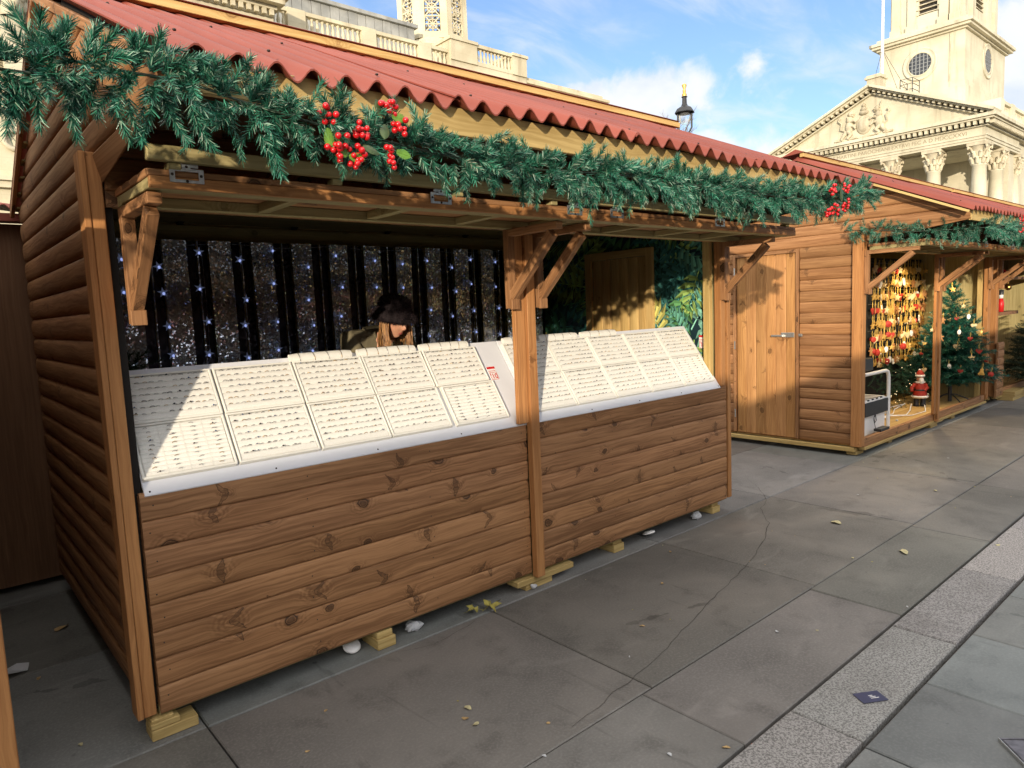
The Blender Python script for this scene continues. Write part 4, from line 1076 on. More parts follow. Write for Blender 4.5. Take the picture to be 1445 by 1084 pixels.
def fern(root, c, d, L):
    c = Vector(c); d = Vector(d).normalized(); s = d.cross(Vector((0, -1, 0))).normalized(); b = MB()
    b.tube([c, c + d * L], .001, 4)
    for k in range(14):
        t = (k + .5) / 14; w = L * .28 * math.sin(PI * (.15 + .8 * t))
        for sg in (1, -1):
            p = c + d * L * t; q = p + s * sg * w + d * w * .4
            b.face([p - d * .002, p + d * .002, q + d * .0012, q - d * .0012])
    return b.build('fern_tip', M['fern'], root)
GP = [(-.05, 2.16), (.08, 2.168), (.201, 2.16), (.263, 2.162), (.334, 2.205), (.402, 2.20), (.492, 2.20), (.588, 2.198), (.708, 2.172), (.862, 2.148), (1.034, 2.128), (1.179, 2.12), (1.337, 2.11), (1.573, 2.10), (1.847, 2.105), (2.164, 2.12), (2.537, 2.13), (3.105, 2.128), (3.671, 2.134), (4.092, 2.163), (4.40, 2.20), (4.60, 2.235)]
g1 = garland([(x, 1.865 + .01 * math.sin(x * 5), z) for x, z in GP], 'long green tinsel garland with red berries along the eave of the ring stall')
b = MB()                                              # loose tufts standing up and hanging at the near end
for x, z, d in ((.30, 2.20, (.15, 0, 1)), (.36, 2.21, (.5, -.1, 1)), (.22, 2.18, (-.6, 0, .8)), (.27, 2.2, (-.2, -.2, .9)), (.33, 2.16, (-.1, -.1, -1)), (.24, 2.14, (0, 0, -1)), (.43, 2.14, (.1, 0, -1)), (.52, 2.16, (.1, 0, -1)), (.60, 2.15, (.3, 0, -1)), (.66, 2.17, (.2, 0, 1)), (.58, 2.19, (.3, 0, 1)), (.75, 2.10, (.4, 0, -1)), (.20, 2.16, (-.1, -.2, -1)), (.15, 2.16, (-.4, 0, .4)), (.50, 2.2, (.25, 0, 1)), (.73, 2.17, (.6, 0, .9))):
    for k in range(2): sprig(b, (x + rnd.uniform(-.02, .02), 1.86, z), Vector(d) + Vector((rnd.uniform(-.25, .25), rnd.uniform(-.2, .1), 0)), rnd.uniform(.085, .115), 150, .033, TINSEL, .15, .0013)
b.build('loose_tuft', M['needle'], g1)
for c, n, s in (((.917, 1.79, 2.142), 9, .016), ((1.015, 1.785, 2.117), 11, .017), ((1.113, 1.80, 2.202), 11, .017), ((1.146, 1.79, 2.154), 9, .017), ((.94, 1.78, 2.055), 12, .021), ((1.0, 1.78, 2.045), 11, .021), ((1.109, 1.785, 2.074), 5, .012), ((1.106, 1.78, 2.04), 4, .012),
                ((3.95, 1.78, 2.181), 10, .018), ((4.12, 1.78, 2.20), 12, .02), ((4.12, 1.78, 2.115), 10, .018), ((3.99, 1.78, 2.075), 12, .02), ((3.88, 1.78, 2.055), 8, .016)):
    berries(g1, c, n, s)
for c, d, L, W in (((.98, 1.79, 2.10), (-.5, -.2, -.35), .05, .016), ((1.09, 1.79, 2.17), (-.25, -.1, .9), .05, .013), ((1.10, 1.79, 2.15), (-.2, -.3, -1), .045, .016), ((.94, 1.79, 2.12), (.2, -.2, -.8), .05, .012), ((1.02, 1.785, 2.08), (.9, -.2, -.3), .055, .012), ((4.06, 1.77, 2.13), (-.3, -.2, .6), .10, .03), ((3.97, 1.77, 2.12), (.5, -.2, -.4), .09, .026)): broad_leaf(g1, c, d, L, W)
for c, d, L in (((.915, 1.785, 2.115), (.05, 0, -1), .055), ((.955, 1.785, 2.10), (.1, 0, -1), .06), ((.97, 1.78, 2.045), (.9, 0, -.1), .05), ((1.12, 1.785, 2.175), (1, 0, -.05), .05), ((1.125, 1.78, 2.075), (1, 0, -.2), .05)): fern(g1, c, d, L)
GP2 = [(6.88, 2.98, 2.22), (6.90, 2.72, 2.20), (6.93, 2.40, 2.15), (7.05, 2.10, 2.14), (7.35, 1.90, 2.15), (7.9, 1.87, 2.16), (8.6, 1.87, 2.15), (9.3, 1.87, 2.16), (10.1, 1.87, 2.14), (11.0, 1.87, 2.16)]
g2 = garland(GP2, 'green tinsel garland with red berries along the gable and eave of the ornament stall', 96, (.075, .125), 64, .036)
for c, n, s in (((7.86, 1.79, 2.22), 12, .022), ((7.92, 1.79, 2.17), 12, .022), ((7.84, 1.79, 2.12), 10, .02)): berries(g2, c, n, s)

garland([(-2.4, 1.865, 2.13), (-1.6, 1.865, 2.12), (-.8, 1.865, 2.13), (-.16, 1.865, 2.15)], 'unseen tinsel garland added on the cut-off left stall to shade bracket and post', 90, (.07, .12), 40, .036)  # added out of view to shade the ring stall's left bracket and post

def conifer(name, loc, H, rad, label, cols, mat, nl=.035, tiers=16, nn=46, wid=.0016, stand=True, cat='christmas tree', z0=.28, group=None, droop=.15):
    t = empty(name, loc, label, cat, group); L0 = Vector(loc); b = MB()
    for k in range(tiers):
        f = k / (tiers - 1); z = z0 + (H - z0 - .06) * f; r_ = rad * (1 - f) ** .85 + .02; n = max(4, int(15 * (1 - f) + 5))
        for j in range(n):
            a = 2 * PI * (j + rnd.random() * .7) / n + k; l = r_ * rnd.uniform(.75, 1.12)
            d = Vector((math.cos(a), math.sin(a), .30 + .5 * f)); p = L0 + Vector((0, 0, z + rnd.uniform(-.03, .03)))
            segs = max(1, int(l / .13))
            for s in range(segs):
                pp = p + d.normalized() * (l * s / segs) + Vector((0, 0, -droop * l * (s / segs) ** 2))
                sprig(b, pp, d + Vector((rnd.uniform(-.2, .2), rnd.uniform(-.2, .2), -.1)), l / segs * 1.1, nn, nl, cols, .1, wid)
                if s > 0:
                    for sg in (-1, 1): sprig(b, pp, d + Vector((-math.sin(a), math.cos(a), 0)) * sg * .9, min(.14, l * .4), nn // 2, nl, cols, .25, wid)
    for k in range(3): sprig(b, L0 + Vector((0, 0, H - .12)), (rnd.uniform(-.15, .15), rnd.uniform(-.15, .15), 1), .14, nn, nl, cols, 0, wid)
    b.build('crown', mat, t)
    b = MB(); b.tube([L0 + Vector((0, 0, .02)), L0 + Vector((0, 0, H - .1))], [.018, .006], 8); b.build('trunk', M['wire'], t)
    if stand:
        b = MB()
        for k in range(4):
            a = PI / 4 + k * PI / 2; c, s = math.cos(a), math.sin(a)
            b.tube([L0 + Vector((0, 0, .11)), L0 + Vector((c * .08, s * .08, .10)), L0 + Vector((c * .2, s * .2, .05)), L0 + Vector((c * .27, s * .27, .012))], .008, 6)
        b.tube([L0 + Vector((0, 0, .01)), L0 + Vector((0, 0, .22))], .024, 10); b.build('stand', M['iron'], t)
    return t

# ------------------------------------------------------------------ the woman behind the counter
def skin_mesh(verts, edges, radii, sub=2):
    me = bpy.data.meshes.new('t'); me.from_pydata(verts, edges, []); o = bpy.data.objects.new('t', me); COL.objects.link(o)
    md = o.modifiers.new('s', 'SKIN'); md.use_smooth_shade = True
    sv = me.skin_vertices[0].data
    for i, r_ in enumerate(radii):
        sv[i].radius = r_ if isinstance(r_, tuple) else (r_, r_)
        sv[i].use_root = (i == 0)
    s = o.modifiers.new('sub', 'SUBSURF'); s.levels = sub; s.render_levels = sub
    dg = bpy.context.evaluated_depsgraph_get(); out = bpy.data.meshes.new_from_object(o.evaluated_get(dg))
    bpy.data.objects.remove(o); return out
def person():
    J = [(2.27, 4.24, .92), (2.27, 4.15, 1.10), (2.27, 4.04, 1.30), (2.28, 3.95, 1.42), (2.29, 3.875, 1.475), (2.296, 3.82, 1.525)]
    Rr = [(.15, .11), (.13, .10), (.155, .11), (.12, .085), .052, .056]
    E = [(0, 1), (1, 2), (2, 3), (3, 4), (4, 5)]
    def add(p, r_, par): J.append(p); Rr.append(r_); E.append((par, len(J) - 1)); return len(J) - 1
    cov = {}
    for sg in (-1, 1):
        cx = 2.275
        s = add((cx + sg * .172, 3.955, 1.435), .070, 3); e = add((cx + sg * .235, 3.83, 1.15), .047, s); w = add((cx + sg * .12, 3.62, 1.10), .031, e)
        pm = add((cx + sg * .085, 3.55, 1.09), (.034, .017), w)
        for k, (dx_, l) in enumerate(((-.028, .068), (-.009, .078), (.010, .074), (.028, .058))):
            f1 = add((cx + sg * .085 + dx_, 3.505, 1.085), .0095, pm); f2 = add((cx + sg * .085 + dx_ * 1.15, 3.505 - l * .5, 1.075), .0085, f1); add((cx + sg * .085 + dx_ * 1.2, 3.505 - l * .85, 1.055), .0075, f2)
        t1 = add((cx + sg * .045, 3.575, 1.08), .011, pm); add((cx + sg * .03, 3.54, 1.068), .009, t1)
        h = add((cx + sg * .09, 4.25, .86), .088, 0); k_ = add((cx + sg * .10, 4.20, .50), .064, h); a = add((cx + sg * .10, 4.27, .20), .042, k_); add((cx + sg * .11, 4.13, .158), .036, a)
        cov[sg] = (s, e, w, h, k_, a)
    body = skin_mesh(J, E, Rr, 1)
    bm = bmesh.new(); bm.from_mesh(body)
    # head: shaped sphere
    Hc = Vector((2.30, 3.775, 1.568)); Rm = Matrix.Rotation(R(12), 3, 'Z') @ Matrix.Rotation(R(19), 3, 'X')
    def hv(th, ph):
        x = math.sin(th) * math.sin(ph); y = -math.sin(th) * math.cos(ph); z = math.cos(th)
        p = Vector((x * .074, y * .094, z * .116))
        fr = max(0, -y)
        if z < 0: p.x *= 1 - .34 * (-z) ** 1.5; p.y *= 1 - .08 * (-z)
        def gb(cx, cz, wx, wz): return math.exp(-((p.x - cx) / wx) ** 2 - ((p.z - cz) / wz) ** 2) * (1 if y < 0 else 0)
        p.y -= .024 * gb(0, -.028, .011, .016) + .010 * gb(0, -.004, .008, .022)      # nose
        p.y += .011 * (gb(.030, .004, .015, .010) + gb(-.030, .004, .015, .010))      # eye sockets
        p.y -= .005 * (gb(.030, .022, .02, .008) + gb(-.030, .022, .02, .008))        # brow
        p.y -= .007 * gb(0, -.058, .020, .0055) + .007 * gb(0, -.0685, .018, .0055) - .004 * gb(0, -.0632, .018, .002)   # lips
        p.y -= .010 * gb(0, -.095, .018, .014)                                           # chin
        p.y -= .004 * (gb(.038, -.03, .018, .02) + gb(-.038, -.03, .018, .02))          # cheeks
        return Hc + Rm @ p
    NU, NVv = 56, 44; ring = []
    for i in range(1, NVv):
        ring.append([bm.verts.new(hv(PI * i / NVv, -PI + 2 * PI * j / NU)) for j in range(NU)])
    tp = bm.verts.new(hv(0, 0)); bt = bm.verts.new(hv(PI, 0))
    for i in range(len(ring) - 1):
        for j in range(NU): bm.faces.new((ring[i][j], ring[i + 1][j], ring[i + 1][(j + 1) % NU], ring[i][(j + 1) % NU]))
    for j in range(NU): bm.faces.new((tp, ring[0][j], ring[0][(j + 1) % NU])); bm.faces.new((bt, ring[-1][(j + 1) % NU], ring[-1][j]))
    for sg in (-1, 1):      # ears
        c = Hc + Rm @ Vector((sg * .074, .008, -.012)); e = bmesh.ops.create_uvsphere(bm, u_segments=10, v_segments=8, radius=1)
        for v in e['verts']: v.co = c + Rm @ Vector((v.co.x * .011, v.co.y * .018, v.co.z * .03))
    bm.to_mesh(body); bm.free(); body.name = 'person'
    for p_ in body.polygons: p_.use_smooth = True
    sk = NT('skin', .5, .4); f = sk.noise(sk.coord('Object'), 40, 3); sk.col(sk.mix(sk.ss(f, .3, .7), (.56, .27, .17), (.64, .33, .21))); sk.b.inputs['Subsurface Weight'].default_value = .08
    body.materials.clear(); body.materials.append(sk.m)
    o = bpy.data.objects.new('person', body); COL.objects.link(o)
    rm = o.modifiers.new('fuse', 'REMESH'); rm.mode = 'VOXEL'; rm.voxel_size = .0042; rm.use_smooth_shade = True
    tag(o, 'woman in a dark fur hat and khaki jacket looking down behind the ring trays', 'person')
    lm = MB()
    rows_ = []
    for zz, k in ((-.0555, .2), (-.059, .8), (-.0632, 1), (-.068, .8), (-.0725, .2)):
        r_ = []
        for j in range(9):
            x = (-1 + j / 4) * .019 * k; th = math.acos(max(-1, min(1, zz / .116)));
            sx = x / (.074 * max(.3, math.sin(th)) * (1 - .34 * (-zz / .116) ** 1.5)); r_.append(hv(th, math.asin(max(-1, min(1, sx)))) + Rm @ Vector((0, -.0042, 0)))
        rows_.append(r_)
    lm.grid(rows_); lm.build('lips', mat_plain('lips', (.48, .13, .11), .4), o)
    em = MB()
    for sg in (-1, 1): em.ball(Hc + Rm @ Vector((sg * .030, -.075, .004)), .0105, 10)
    em.build('eyes', mat_plain('closed_lid', (.42, .22, .15), .5), o)
    # jacket and trousers follow the same bones a little thicker
    P, Q, F = [], [], []
    idx = {}
    def put(i, ext):
        idx[i] = len(P); P.append(J[i]); r_ = Rr[i]; Q.append((r_[0] + ext, r_[1] + ext) if isinstance(r_, tuple) else (r_ + ext, r_ + ext))
    for i, e in ((0, .035), (1, .04), (2, .045), (3, .045)): put(i, e)
    F += [(0, 1), (1, 2), (2, 3)]
    for sg in (-1, 1):
        s, e, w = cov[sg][:3]
        for i, ex in ((s, .036), (e, .03), (w, .018)): put(i, ex)
        F += [(idx[3], idx[s]), (idx[s], idx[e]), (idx[e], idx[w])]
    jm = skin_mesh(P, F, Q, 2); kh = NT('khaki_cloth', .85, .15); n1 = kh.noise(kh.coord('Object'), 9, 5, .6); n2 = kh.noise(kh.coord('Object'), 400, 2)
    kh.col(kh.mix(kh.ss(n1, .3, .7), (.135, .115, .072), (.20, .172, .11))); kh.bump(kh.math('ADD', n1, kh.math('MULTIPLY', n2, .1)), .8, .02)
    jm.materials.clear(); jm.materials.append(kh.m); j = bpy.data.objects.new('jacket', jm); COL.objects.link(j); j.parent = o
    cm = MB(); rows_ = []                                    # standing collar
    for i, (rr_, dz) in enumerate(((.088, -.02), (.096, .03), (.104, .062), (.094, .06), (.084, .02))):
        rows_.append([Vector((2.287, 3.92, 1.455)) + Vector((rr_ * math.cos(a) * 1.25, rr_ * math.sin(a) + .015 * math.sin(a * 2), dz + .018 * math.sin(a))) for a in [PI * (-.28 + 1.56 * k / 22) for k in range(23)]])
    cm.grid(rows_); cm.build('collar', kh.m, o)
    P, Q, F = [], [], []; idx = {}
    put(0, .012)
    for sg in (-1, 1):
        h, k_, a = cov[sg][3:]
        for i, ex in ((h, .015), (k_, .014), (a, .02)): put(i, ex)
        F += [(0, idx[h]), (idx[h], idx[k_]), (idx[k_], idx[a])]
    tm = skin_mesh(P, F, Q, 1); tm.materials.clear(); tm.materials.append(mat_plain('dark_denim', (.03, .035, .05), .8)); t = bpy.data.objects.new('trousers', tm); COL.objects.link(t); t.parent = o
    # fur hat
    Hh = Hc + Rm @ Vector((0, .012, .050)); Rh = Matrix.Rotation(R(12), 3, 'Z') @ Matrix.Rotation(R(15), 3, 'X')
    prof = [(.004, .100), (.05, .098), (.080, .088), (.094, .066), (.098, .040), (.099, .020), (.110, .012), (.132, -.010), (.140, -.036), (.134, -.050), (.116, -.044), (.100, -.02)]
    hb = MB(); fur = [(.020, .013, .016), (.030, .020, .024), (.012, .008, .011), (.05, .034, .038)]
    hb.lathe(prof, (0, 0, 0), 40, 0, (.016, .011, .013)); hb.v = [tuple(Hh + Rh @ (Vector(q) * (1 + .06 * noise.noise(Vector(q) * 24)))) for q in hb.v]
    for k in range(9000):
        i = rnd.uniform(0, 9.4); i0 = int(i); f = i - i0; r_ = prof[i0][0] * (1 - f) + prof[i0 + 1][0] * f; z = prof[i0][1] * (1 - f) + prof[i0 + 1][1] * f
        if rnd.random() > r_ / .16: continue
        a = rnd.uniform(0, 2 * PI); q = Vector((r_ * math.cos(a), r_ * math.sin(a), z)); q = q * (1 + .06 * noise.noise(q * 24))
        tl = (prof[i0 + 1][0] - prof[i0][0], prof[i0 + 1][1] - prof[i0][1]); nl = math.hypot(*tl); nr, nz = -tl[1] / nl, tl[0] / nl
        if nr * q.x * 0 + (nr * r_ + nz * z) < 0 and i0 < 7: nr, nz = -nr, -nz
        nv = Vector((nr * math.cos(a), nr * math.sin(a), nz)); sw = noise.noise_vector(q * 30)
        d = (nv + sw * .9 + Vector((rnd.uniform(-.4, .4),) * 3) + Vector((0, 0, -.35))).normalized() * rnd.uniform(.010, .020)
        s = d.cross(Vector((rnd.uniform(-1, 1), rnd.uniform(-1, 1), .3))).normalized() * .0011
        A = Hh + Rh @ q; B = A + Rh @ d; ss_ = Rh @ s; v = rnd.uniform(.6, 1.5); c = tuple(x * v for x in rnd.choice(fur))
        hb.face([A - ss_, A + ss_, B], None, c)
    hb.build('fur_hat', mat_tint('dark_fur', .8, .2), o)
    # long fair hair falling at both sides of the face
    hm = MB()
    for k in range(230):
        sg = -1 if k % 2 else 1; back = rnd.random() < .45
        a0 = R(rnd.uniform(74, 100)) if not back else R(rnd.uniform(100, 175))
        st = Hc + Rm @ Vector((sg * .080 * math.sin(a0), -.088 * math.cos(a0), rnd.uniform(.0, .05)))
        L = rnd.uniform(.16, .25); pts = [st]
        out = Vector((sg * .012, -.004, 0)); w0 = rnd.uniform(-.012, .012)
        for i in range(1, 7):
            t = i / 6; pts.append(st + out * (math.sin(t * 2.4) * 1.3) + Vector((w0 * t + .004 * math.sin(t * 9 + k), (-.02 if not back else .03) * t * t, -L * t)))
        v = rnd.uniform(.6, 1.3); c = rnd.choice([(.34, .165, .055), (.42, .22, .08), (.24, .11, .036), (.30, .14, .045)])
        hm.tube(pts, [.0030, .0036, .0036, .0034, .003, .0024, .001], 4, 0, tuple(x * v for x in c), False)
    hm.build('hair', mat_tint('fair_hair', .42, .4), o)
    return o
person()
# dark foliage with red blooms at the near end of the back shelf
pl_ = empty('berry_plant', (.86, 4.2, 1.12), 'dark bushy plant with red flowers behind the near end of the trays', 'plant'); b = MB()
for k in range(60): sprig(b, (.86 + rnd.uniform(-.05, .05), 4.2 + rnd.uniform(-.04, .04), 1.28 + rnd.uniform(-.08, .12)), (rnd.uniform(-1, 1), rnd.uniform(-1, .6), rnd.uniform(-.3, 1)), .13, 46, .03, [(.012, .04, .018), (.02, .06, .025)], .2, .002)
b.build('foliage', M['fir'], pl_)
b = MB(); b.lathe([(.001, 1.1), (.07, 1.1), (.085, 1.22), (.08, 1.22), (.07, 1.2), (.001, 1.2)], (.86, 4.2, 0), 14); b.build('pot', M['iron'], pl_)
b = MB()
for k in range(9):
    c = Vector((.86 + rnd.uniform(-.11, .11), 4.12 + rnd.uniform(-.05, .03), 1.30 + rnd.uniform(-.07, .16)))
    for j in range(6):
        if j == 0: b = MB()
        a = j * PI / 3; b.face([c, c + Vector((.028 * math.cos(a - .35), -.008, .028 * math.sin(a - .35))), c + Vector((.036 * math.cos(a), -.012, .036 * math.sin(a))), c + Vector((.028 * math.cos(a + .35), -.008, .028 * math.sin(a + .35)))])
    b.build('flower', M['red'], pl_)

b = MB(); b.box((.60, 3.95, 1.06), (1.3, 4.6, 1.10)); 
for x in (.64, 1.26):
    for y in (3.99, 4.56): b.box((x - .02, y - .02, .118), (x + .02, y + .02, 1.059))
tag(b.build('shelf_table', M['ply'], None, .002), 'dark narrow table behind the trays carrying the red flowered plant', 'table')
# ------------------------------------------------------------------ inside the ornament stall
def outline_mesh(pts, th, mats, ribbon=.06, extra=None):
    b = MB(); n = len(pts); cx = sum(p[0] for p in pts) / n; cz = sum(p[1] for p in pts) / n
    fr = [(p[0], -th / 2, p[1]) for p in pts]; bk = [(p[0], th / 2, p[1]) for p in pts]
    for k in range(n):
        k2 = (k + 1) % n
        b.face([(cx, -th * .8, cz), fr[k], fr[k2]], None, (1, 1, 1), 0, True); b.face([(cx, th * .8, cz), bk[k2], bk[k]], None, (1, 1, 1), 0, True); b.face([fr[k], bk[k], bk[k2], fr[k2]], None, (1, 1, 1), 0)
    top = max(p[1] for p in pts)
    b.tube([(-.001, 0, top - .004), (-.006, 0, top + ribbon * .5), (0, 0, top + ribbon), (.006, 0, top + ribbon * .5), (.001, 0, top - .004)], .0019, 4, 1)
    if extra: extra(b)
    o = b.build('ornament', mats); me = o.data; bpy.data.objects.remove(o); return me
def circ(r_, n=16, sx=1, sz=1, oz=0): return [(r_ * sx * math.cos(2 * PI * k / n), oz + r_ * sz * math.sin(2 * PI * k / n)) for k in range(n)]
heart = [(.0021 * 16 * math.sin(t) ** 3, .0021 * (13 * math.cos(t) - 5 * math.cos(2 * t) - 2 * math.cos(3 * t) - math.cos(4 * t))) for t in [2 * PI * k / 24 for k in range(24)]]
star5 = [((.034 if k % 2 == 0 else .015) * math.cos(PI / 2 + k * PI / 5), (.034 if k % 2 == 0 else .015) * math.sin(PI / 2 + k * PI / 5)) for k in range(10)]
man = [(0, .04), (.011, .036), (.013, .024), (.007, .018), (.028, .012), (.028, .002), (.011, .003), (.012, -.012), (.02, -.036), (.008, -.038), (0, -.018), (-.008, -.038), (-.02, -.036), (-.012, -.012), (-.011, .003), (-.028, .002), (-.028, .012), (-.007, .018), (-.013, .024), (-.011, .036)]
bell = [(0, .034), (.012, .028), (.016, .005), (.027, -.022), (.027, -.03), (-.027, -.03), (-.027, -.022), (-.016, .005), (-.012, .028)]
oR, oW, oG, oB, oC = mat_plain('red_felt', (.36, .03, .018), .6), M['signwhite'], mat_plain('gilt_wood', (.55, .33, .08), .4, .3, .4, .15, 40), mat_plain('gingerbread_wood', (.36, .17, .06), .6, 0, .3, .15, 40), mat_plain('cream_wood', (.62, .48, .27), .6, 0, .3, .12, 40)
rib = mat_plain('gold_ribbon', (.66, .44, .10), .4, .2)
def band(b): b.box((-.02, -.006, -.010), (.02, .006, -.004), (1, 1, 1), 1)
ORN = {'red heart': outline_mesh(heart, .008, [oR, rib]), 'gilt star': outline_mesh(star5, .008, [oG, rib]), 'gingerbread man': outline_mesh(man, .008, [oB, rib]), 'cream heart': outline_mesh(heart, .008, [oC, rib]), 'gilt bell': outline_mesh(bell, .014, [oG, rib], extra=band), 'white oval': outline_mesh(circ(.028, 16, .75, 1.15), .01, [oW, rib]), 'red bauble': outline_mesh(circ(.026), .03, [oR, rib]), 'cream star': outline_mesh(star5, .008, [oC, rib])}
rack = empty('ornament_rack', (9.95, 3.66, .2), 'tall dark rack of rods hung with rows of small wooden ornaments', 'display rack')
b = MB(); b.box((9.08, 3.69, .25), (10.98, 3.71, 2.06)); b.build('back_panel', M['black'], rack)
b = MB()
for x in (9.1, 10.96):
    b = MB(); b.box((x - .015, 3.665, .12), (x + .015, 3.689, 2.06)); b.build('upright', M['iron'], rack)
RZ = [1.93, 1.755, 1.585, 1.41, 1.24, 1.07, .90, .74]
b = MB()
for z in RZ: b.tube([(9.1, 3.64, z + .062), (10.96, 3.64, z + .062)], .005, 6)
b.build('rod', M['iron'], rack)
rowk = [['cream star', 'gilt star', 'gilt bell'], ['gilt star', 'cream heart', 'cream star'], ['gilt bell', 'gingerbread man', 'gilt star', 'cream heart'], ['gilt star', 'gilt bell', 'gingerbread man', 'red heart'], ['gilt star', 'gilt bell', 'cream star', 'gingerbread man'], ['gilt bell', 'cream heart', 'gilt star', 'gingerbread man'], ['gilt star', 'white oval', 'red bauble', 'gilt bell'], ['gilt bell', 'white oval', 'cream heart', 'gilt star']]
for r_, z in enumerate(RZ):
    n = 31
    for k in range(n):
        x = 9.15 + 1.78 * k / (n - 1); kind = rowk[r_][(k // 4 + r_) % len(rowk[r_])] if rnd.random() < .55 else rnd.choice(list(ORN))
        o = bpy.data.objects.new('ornament', ORN[kind]); COL.objects.link(o)
        o.location = (x + rnd.uniform(-.012, .012), 3.61 + rnd.uniform(-.02, .012), z - rnd.uniform(0, .045)); o.rotation_euler = (0, rnd.uniform(-.15, .15), rnd.uniform(-.8, .5)); s = rnd.uniform(1.15, 1.65); o.scale = (s, s, s)
        tag(o, 'small ' + kind + ' ornament hanging in the ' + ORD[r_] + ' row of the rack', 'ornament', 'ornaments on the rack')
# greenery with pin lights under the rack
gl = empty('lit_greenery', (9.9, 3.5, .4), 'dark fir greenery with tiny warm lights below the ornament rack', 'greenery'); b = MB(); lb = MB()
FIR = [(.012, .045, .026), (.018, .062, .035), (.03, .085, .045), (.010, .035, .022)]
for k in range(150):
    p = (rnd.uniform(9.1, 10.7), rnd.uniform(3.42, 3.58), rnd.uniform(.22, .72)); sprig(b, p, (rnd.uniform(-1, 1), rnd.uniform(-1, .2), rnd.uniform(-.4, .8)), .15, 40, .035, FIR, .2, .0024)
for k in range(34): lb.ball((rnd.uniform(9.1, 10.7), rnd.uniform(3.33, 3.46), rnd.uniform(.2, .76)), .005, 6)
b.build('foliage', M['fir'], gl); lb.build('pin_lights', M['led'], gl)
TREE = [(.008, .070, .050), (.012, .095, .065), (.018, .12, .082), (.006, .05, .038)]
tr = conifer('christmas_tree', (10.42, 3.10, .12), 1.66, .56, 'green artificial christmas tree hung with wooden ornaments in the open stall front', TREE, M['needle'], .045, 20, 60, .0030)
TD = [('gilt star', .0, 1.50, 1.5), ('red bauble', -.14, 1.33, 1.0), ('cream star', .12, 1.28, 1.1), ('gingerbread man', -.10, 1.10, 1.3), ('red heart', .05, 1.12, 1.0), ('white oval', .18, 1.14, 1.2), ('cream heart', .24, 1.02, 1.4), ('cream star', -.22, .98, 1.2), ('gingerbread man', -.12, .88, 1.6), ('white oval', .08, .95, 1.2), ('red heart', .20, .86, 1.2), ('gilt bell', .32, .92, 1.3), ('cream heart', .06, .76, 1.7), ('gilt star', -.30, .80, 1.3), ('red bauble', -.34, .66, 1.1), ('red heart', .30, .70, 1.5), ('cream star', .22, .62, 1.6), ('gingerbread man', -.15, .60, 1.3), ('red bauble', .38, .58, 1.2), ('white oval', -.02, .52, 1.2), ('red heart', .10, .46, 1.2), ('gilt bell', .33, .44, 1.6), ('red bauble', .43, .40, 1.5), ('cream heart', -.30, .46, 1.3)]
for i, (kind, u, z, s) in enumerate(TD):
    rr_ = .56 * (1 - z / 1.66) ** .85 + .05; rem = max(.02, rr_ * rr_ - u * u) ** .5
    # u runs along the side of the tree that faces the walkway's near end
    vx, vy = Vector((.30, -.955)), Vector((-.955, -.30))
    pxy = Vector((10.42, 3.10)) + vx * u + vy * rem * .92
    o = bpy.data.objects.new('ornament', ORN[kind]); COL.objects.link(o); o.location = (pxy.x, pxy.y, .12 + z); s *= .82; o.rotation_euler = (0, rnd.uniform(-.2, .2), -1.15 + rnd.uniform(-.4, .4)); o.scale = (s, s, s)
    hgt = 'top' if z > 1.4 else 'upper third' if z > 1.05 else 'middle' if z > .72 else 'lower third'
    sd_ = 'far left side' if u < -.2 else 'left half' if u < -.03 else 'right half' if u < .2 else 'far right side'
    tag(o, kind + ' ornament hanging on the decorated tree, ' + hgt + ', ' + sd_, 'ornament', 'ornaments on the decorated tree')
# small figurine in a red coat
fg = empty('figurine', (9.86, 3.16, .12), 'small white-bearded figurine in a red coat standing beside the decorated tree', 'figurine')
F0 = Vector((9.86, 3.16, .12))
def fl(prof, mat, name, seg=18, off=(0, 0, 0)):
    b = MB(); b.lathe(prof, F0 + Vector(off), seg); return b.build(name, mat, fg)
fl([(.001, .16), (.135, .17), (.125, .24), (.105, .34), (.10, .42), (.075, .47), (.04, .49), (.001, .49)], oR, 'coat')
b = MB(); b.lathe([(.128, .165), (.150, .18), (.150, .205), (.126, .215)], F0, 20); b.build('hem_trim', M['signwhite'], fg); b = MB(); b.lathe([(.078, .46), (.09, .47), (.088, .49), (.05, .495)], F0, 16); b.build('collar', M['signwhite'], fg); b = MB(); b.lathe([(.078, .585), (.088, .595), (.086, .62), (.07, .625)], F0 + Vector((0, 0, .0)), 16); b.build('hat_trim', M['signwhite'], fg); b = MB(); b.ball(F0 + Vector((.055, .03, .715)), .022, 10); b.build('bobble', M['signwhite'], fg)
b = MB(); b.ball(F0 + Vector((0, 0, .545)), (.068, .066, .075), 16); b.build('head', mat_plain('painted_face', (.60, .32, .22), .5), fg)
b = MB(); b.ball(F0 + Vector((-.03, -.035, .50)), (.058, .05, .075), 14); b.build('beard', M['signwhite'], fg)
fl([(.076, .61), (.066, .65), (.045, .69), (.02, .715), (.001, .72)], oR, 'hat', 14, (.008, .004, 0))
b = MB()
for s in (-1, 1): b.lathe([(.05, .0), (.056, .03), (.046, .06), (.045, .175)], F0 + Vector((.035 * s, -.05 * s, 0)), 12); 
b.build('boots', M['iron'], fg)
b = MB(); b.lathe([(.107, .30), (.111, .305), (.110, .335), (.106, .34)], F0, 18); b.build('belt', M['iron'], fg)
b = MB()
for s in (-1, 1): b.tube([F0 + Vector((.06 * s, -.07 * s, .44)), F0 + Vector((.09 * s - .03, -.11 * s, .36)), F0 + Vector((.06 * s - .09, -.09 * s, .31))], [.036, .034, .03], 10)
b.build('sleeve', oR, fg)
fg.location.y += .12; fg.scale = (.66, .66, .66)
